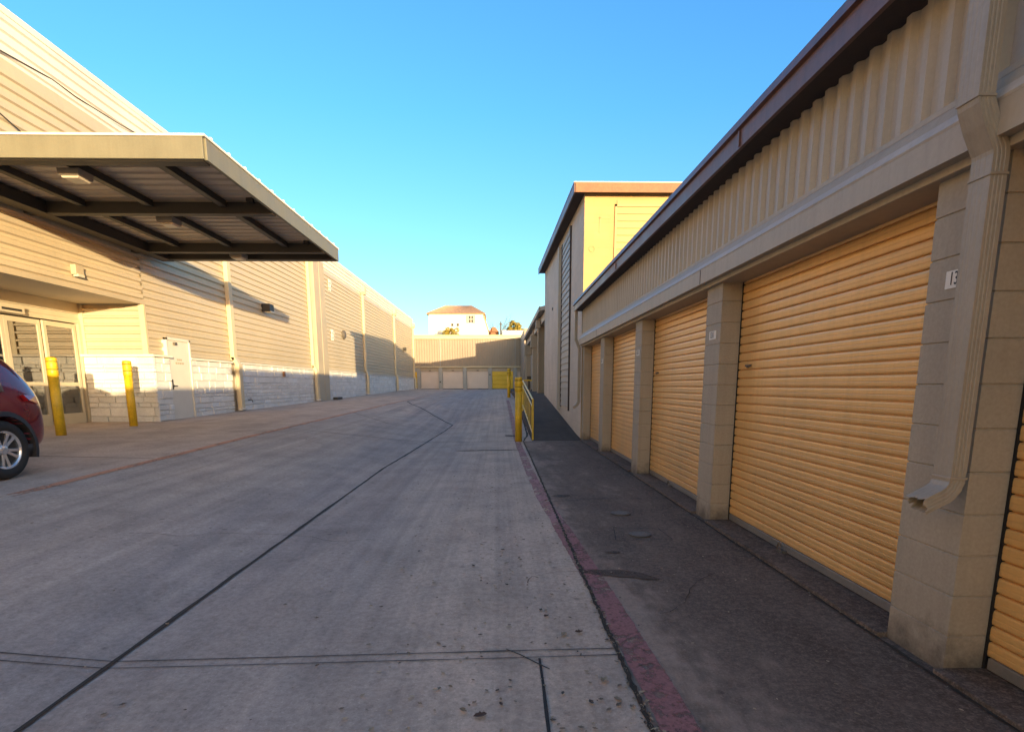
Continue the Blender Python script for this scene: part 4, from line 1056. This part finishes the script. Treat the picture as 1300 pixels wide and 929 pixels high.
def leaf_shape(m, x, y, z, s, rot, curl, tilt, rnd):
    V = []; F = []
    out = [(-1, 0), (-.55, .42), (-.1, .50), (.12, .62), (.3, .38), (.62, .34), (1, 0), (.62, -.36), (.3, -.36), (.1, -.6), (-.15, -.46), (-.55, -.40)]
    def P(a, b):
        h = curl * (abs(b) ** 1.3 + .35 * a * a) * s + .003 + (a * tilt + 1) * .1 * s * abs(tilt)
        xx, yy = a * s, b * s
        return (x + xx * math.cos(rot) - yy * math.sin(rot), y + xx * math.sin(rot) + yy * math.cos(rot), z + h)
    V = [P(0, 0)] + [P(a * rnd.uniform(.85, 1.1), b * rnd.uniform(.8, 1.15)) for a, b in out]
    n = len(out)
    m.add(V, [(0, 1 + i, 1 + (i + 1) % n) for i in range(n)])
rnd = random.Random(77)
for lab, x, y, s, rot, curl in (('large curled brown dead leaf alone on the near concrete', -.089, 2.24, .034, .4, .55), ('tan dead leaf beside a thin curled one above the twig', .365, 3.02, .030, 1.0, .5), ('dark narrow curled leaf right of the tan leaf', .455, 3.04, .026, .2, .9), ('small reddish leaf right of the large brown leaf', .0, 2.33, .016, 2.0, .4), ('pale broken leaf cluster left of the red kerb paint', .50, 2.50, .030, .9, .7)):
    m = MB(); leaf_shape(m, x, y, gz(x, y) + .004, s, rot, curl, .3, rnd); o = m.build('dead_leaf', 'leaf_brown' if 'pale' in lab or 'tan dead' in lab else 'leaf_dark'); so = o.modifiers.new('thick', 'SOLIDIFY'); so.thickness = .0008
    tag(o, lab, 'leaf')
m = MB()
for k in range(1900):
    t = rnd.random()
    if t < .40: x = XC + rnd.gauss(0, .02); y = 1.2 + 13 * rnd.random() ** 1.6; s = rnd.uniform(.006, .016)
    elif t < .75: x = XC - abs(rnd.gauss(0, .8)); y = 1.7 + 9 * rnd.random() ** 1.3; s = rnd.uniform(.006, .016) if rnd.random() < .93 else rnd.uniform(.016, .024)
    elif t < .88: x = rnd.uniform(XC, 2.1); y = 1.6 + 9 * rnd.random() ** 1.3; s = rnd.uniform(.005, .013)
    elif t < .94: x = 2.12 + rnd.gauss(0, .02); y = 1.6 + 11 * rnd.random(); s = rnd.uniform(.004, .012)
    else: x = rnd.uniform(-4.5, .5); y = 1.8 + 12 * rnd.random() ** 1.4; s = rnd.uniform(.008, .02)
    leaf_shape(m, x, y, gz(x, y) + .004, s, rnd.uniform(0, 6.28), rnd.uniform(.1, .9), rnd.uniform(-.4, .4), rnd)
o = m.build('leaf_litter', 'leaf_brown'); o['kind'] = 'stuff'; o['label'] = 'small dry leaf bits scattered along the kerb joint'

# ------------------------------------------------------------------ light, sky, camera
EL, AZ = R(3.5), R(27.1)        # sun low behind the camera on the right
d = Vector((-math.sin(AZ) * math.cos(EL), math.cos(AZ) * math.cos(EL), -math.sin(EL)))   # travel direction
su = bpy.data.lights.new('sun', 'SUN'); su.energy = 2.0; su.angle = R(.45); su.color = (1, .74, .40)
so = bpy.data.objects.new('sun', su); COL.objects.link(so); so.rotation_euler = d.to_track_quat('-Z', 'Y').to_euler(); so.location = (20, -30, 20)
w = bpy.data.worlds.new('World'); S.world = w; w.use_nodes = True
n = w.node_tree.nodes; l = w.node_tree.links
bg = n['Background']; sk = n.new('ShaderNodeTexSky'); sk.sky_type = 'NISHITA'; sk.sun_disc = False
sk.sun_elevation = EL; sk.sun_rotation = PI - AZ
sk.altitude = 200; sk.air_density = 1.0; sk.dust_density = .6; sk.ozone_density = 1.5
# the evening sky is deep blue opposite the sun and warm around it
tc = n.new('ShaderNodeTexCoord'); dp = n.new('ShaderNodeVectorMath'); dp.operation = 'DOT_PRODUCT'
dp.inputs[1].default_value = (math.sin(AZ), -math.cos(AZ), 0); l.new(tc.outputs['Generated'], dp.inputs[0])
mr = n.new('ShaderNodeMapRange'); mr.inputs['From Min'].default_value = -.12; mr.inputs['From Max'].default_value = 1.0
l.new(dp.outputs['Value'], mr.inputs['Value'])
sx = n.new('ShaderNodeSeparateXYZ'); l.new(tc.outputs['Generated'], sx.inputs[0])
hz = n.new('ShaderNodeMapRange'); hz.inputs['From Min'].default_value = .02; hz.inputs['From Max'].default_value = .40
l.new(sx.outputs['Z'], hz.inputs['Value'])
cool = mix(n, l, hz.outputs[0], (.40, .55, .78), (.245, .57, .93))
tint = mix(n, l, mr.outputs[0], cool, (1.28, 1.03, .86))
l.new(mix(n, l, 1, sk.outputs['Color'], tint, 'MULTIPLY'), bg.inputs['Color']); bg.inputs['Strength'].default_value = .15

cam = bpy.data.cameras.new('camera'); co = bpy.data.objects.new('camera', cam); COL.objects.link(co)
pitch, yaw, roll = .1687, .0216, -.0023
fw = Vector((math.sin(yaw) * math.cos(pitch), math.cos(yaw) * math.cos(pitch), -math.sin(pitch)))
r = Vector((math.cos(yaw), -math.sin(yaw), 0)); u = r.cross(fw)
r2 = math.cos(roll) * r + math.sin(roll) * u; u2 = -math.sin(roll) * r + math.cos(roll) * u
mw = Matrix((r2, u2, -fw)).transposed().to_4x4(); mw.translation = (0, 0, 1.4137)
co.matrix_world = mw
cam.sensor_fit = 'HORIZONTAL'; cam.sensor_width = 36; cam.lens = 710.6 / 1300 * 36
cam.shift_y = (610.1 - 464.5) / 1300; cam.shift_x = (650 - 649.5) / 1300
cam.clip_end = 3000; cam.clip_start = .05
S.camera = co
S.view_settings.view_transform = 'Standard'; S.view_settings.look = 'None'; S.view_settings.gamma = 1; S.view_settings.use_curve_mapping = False
S.view_settings.exposure = 2.48
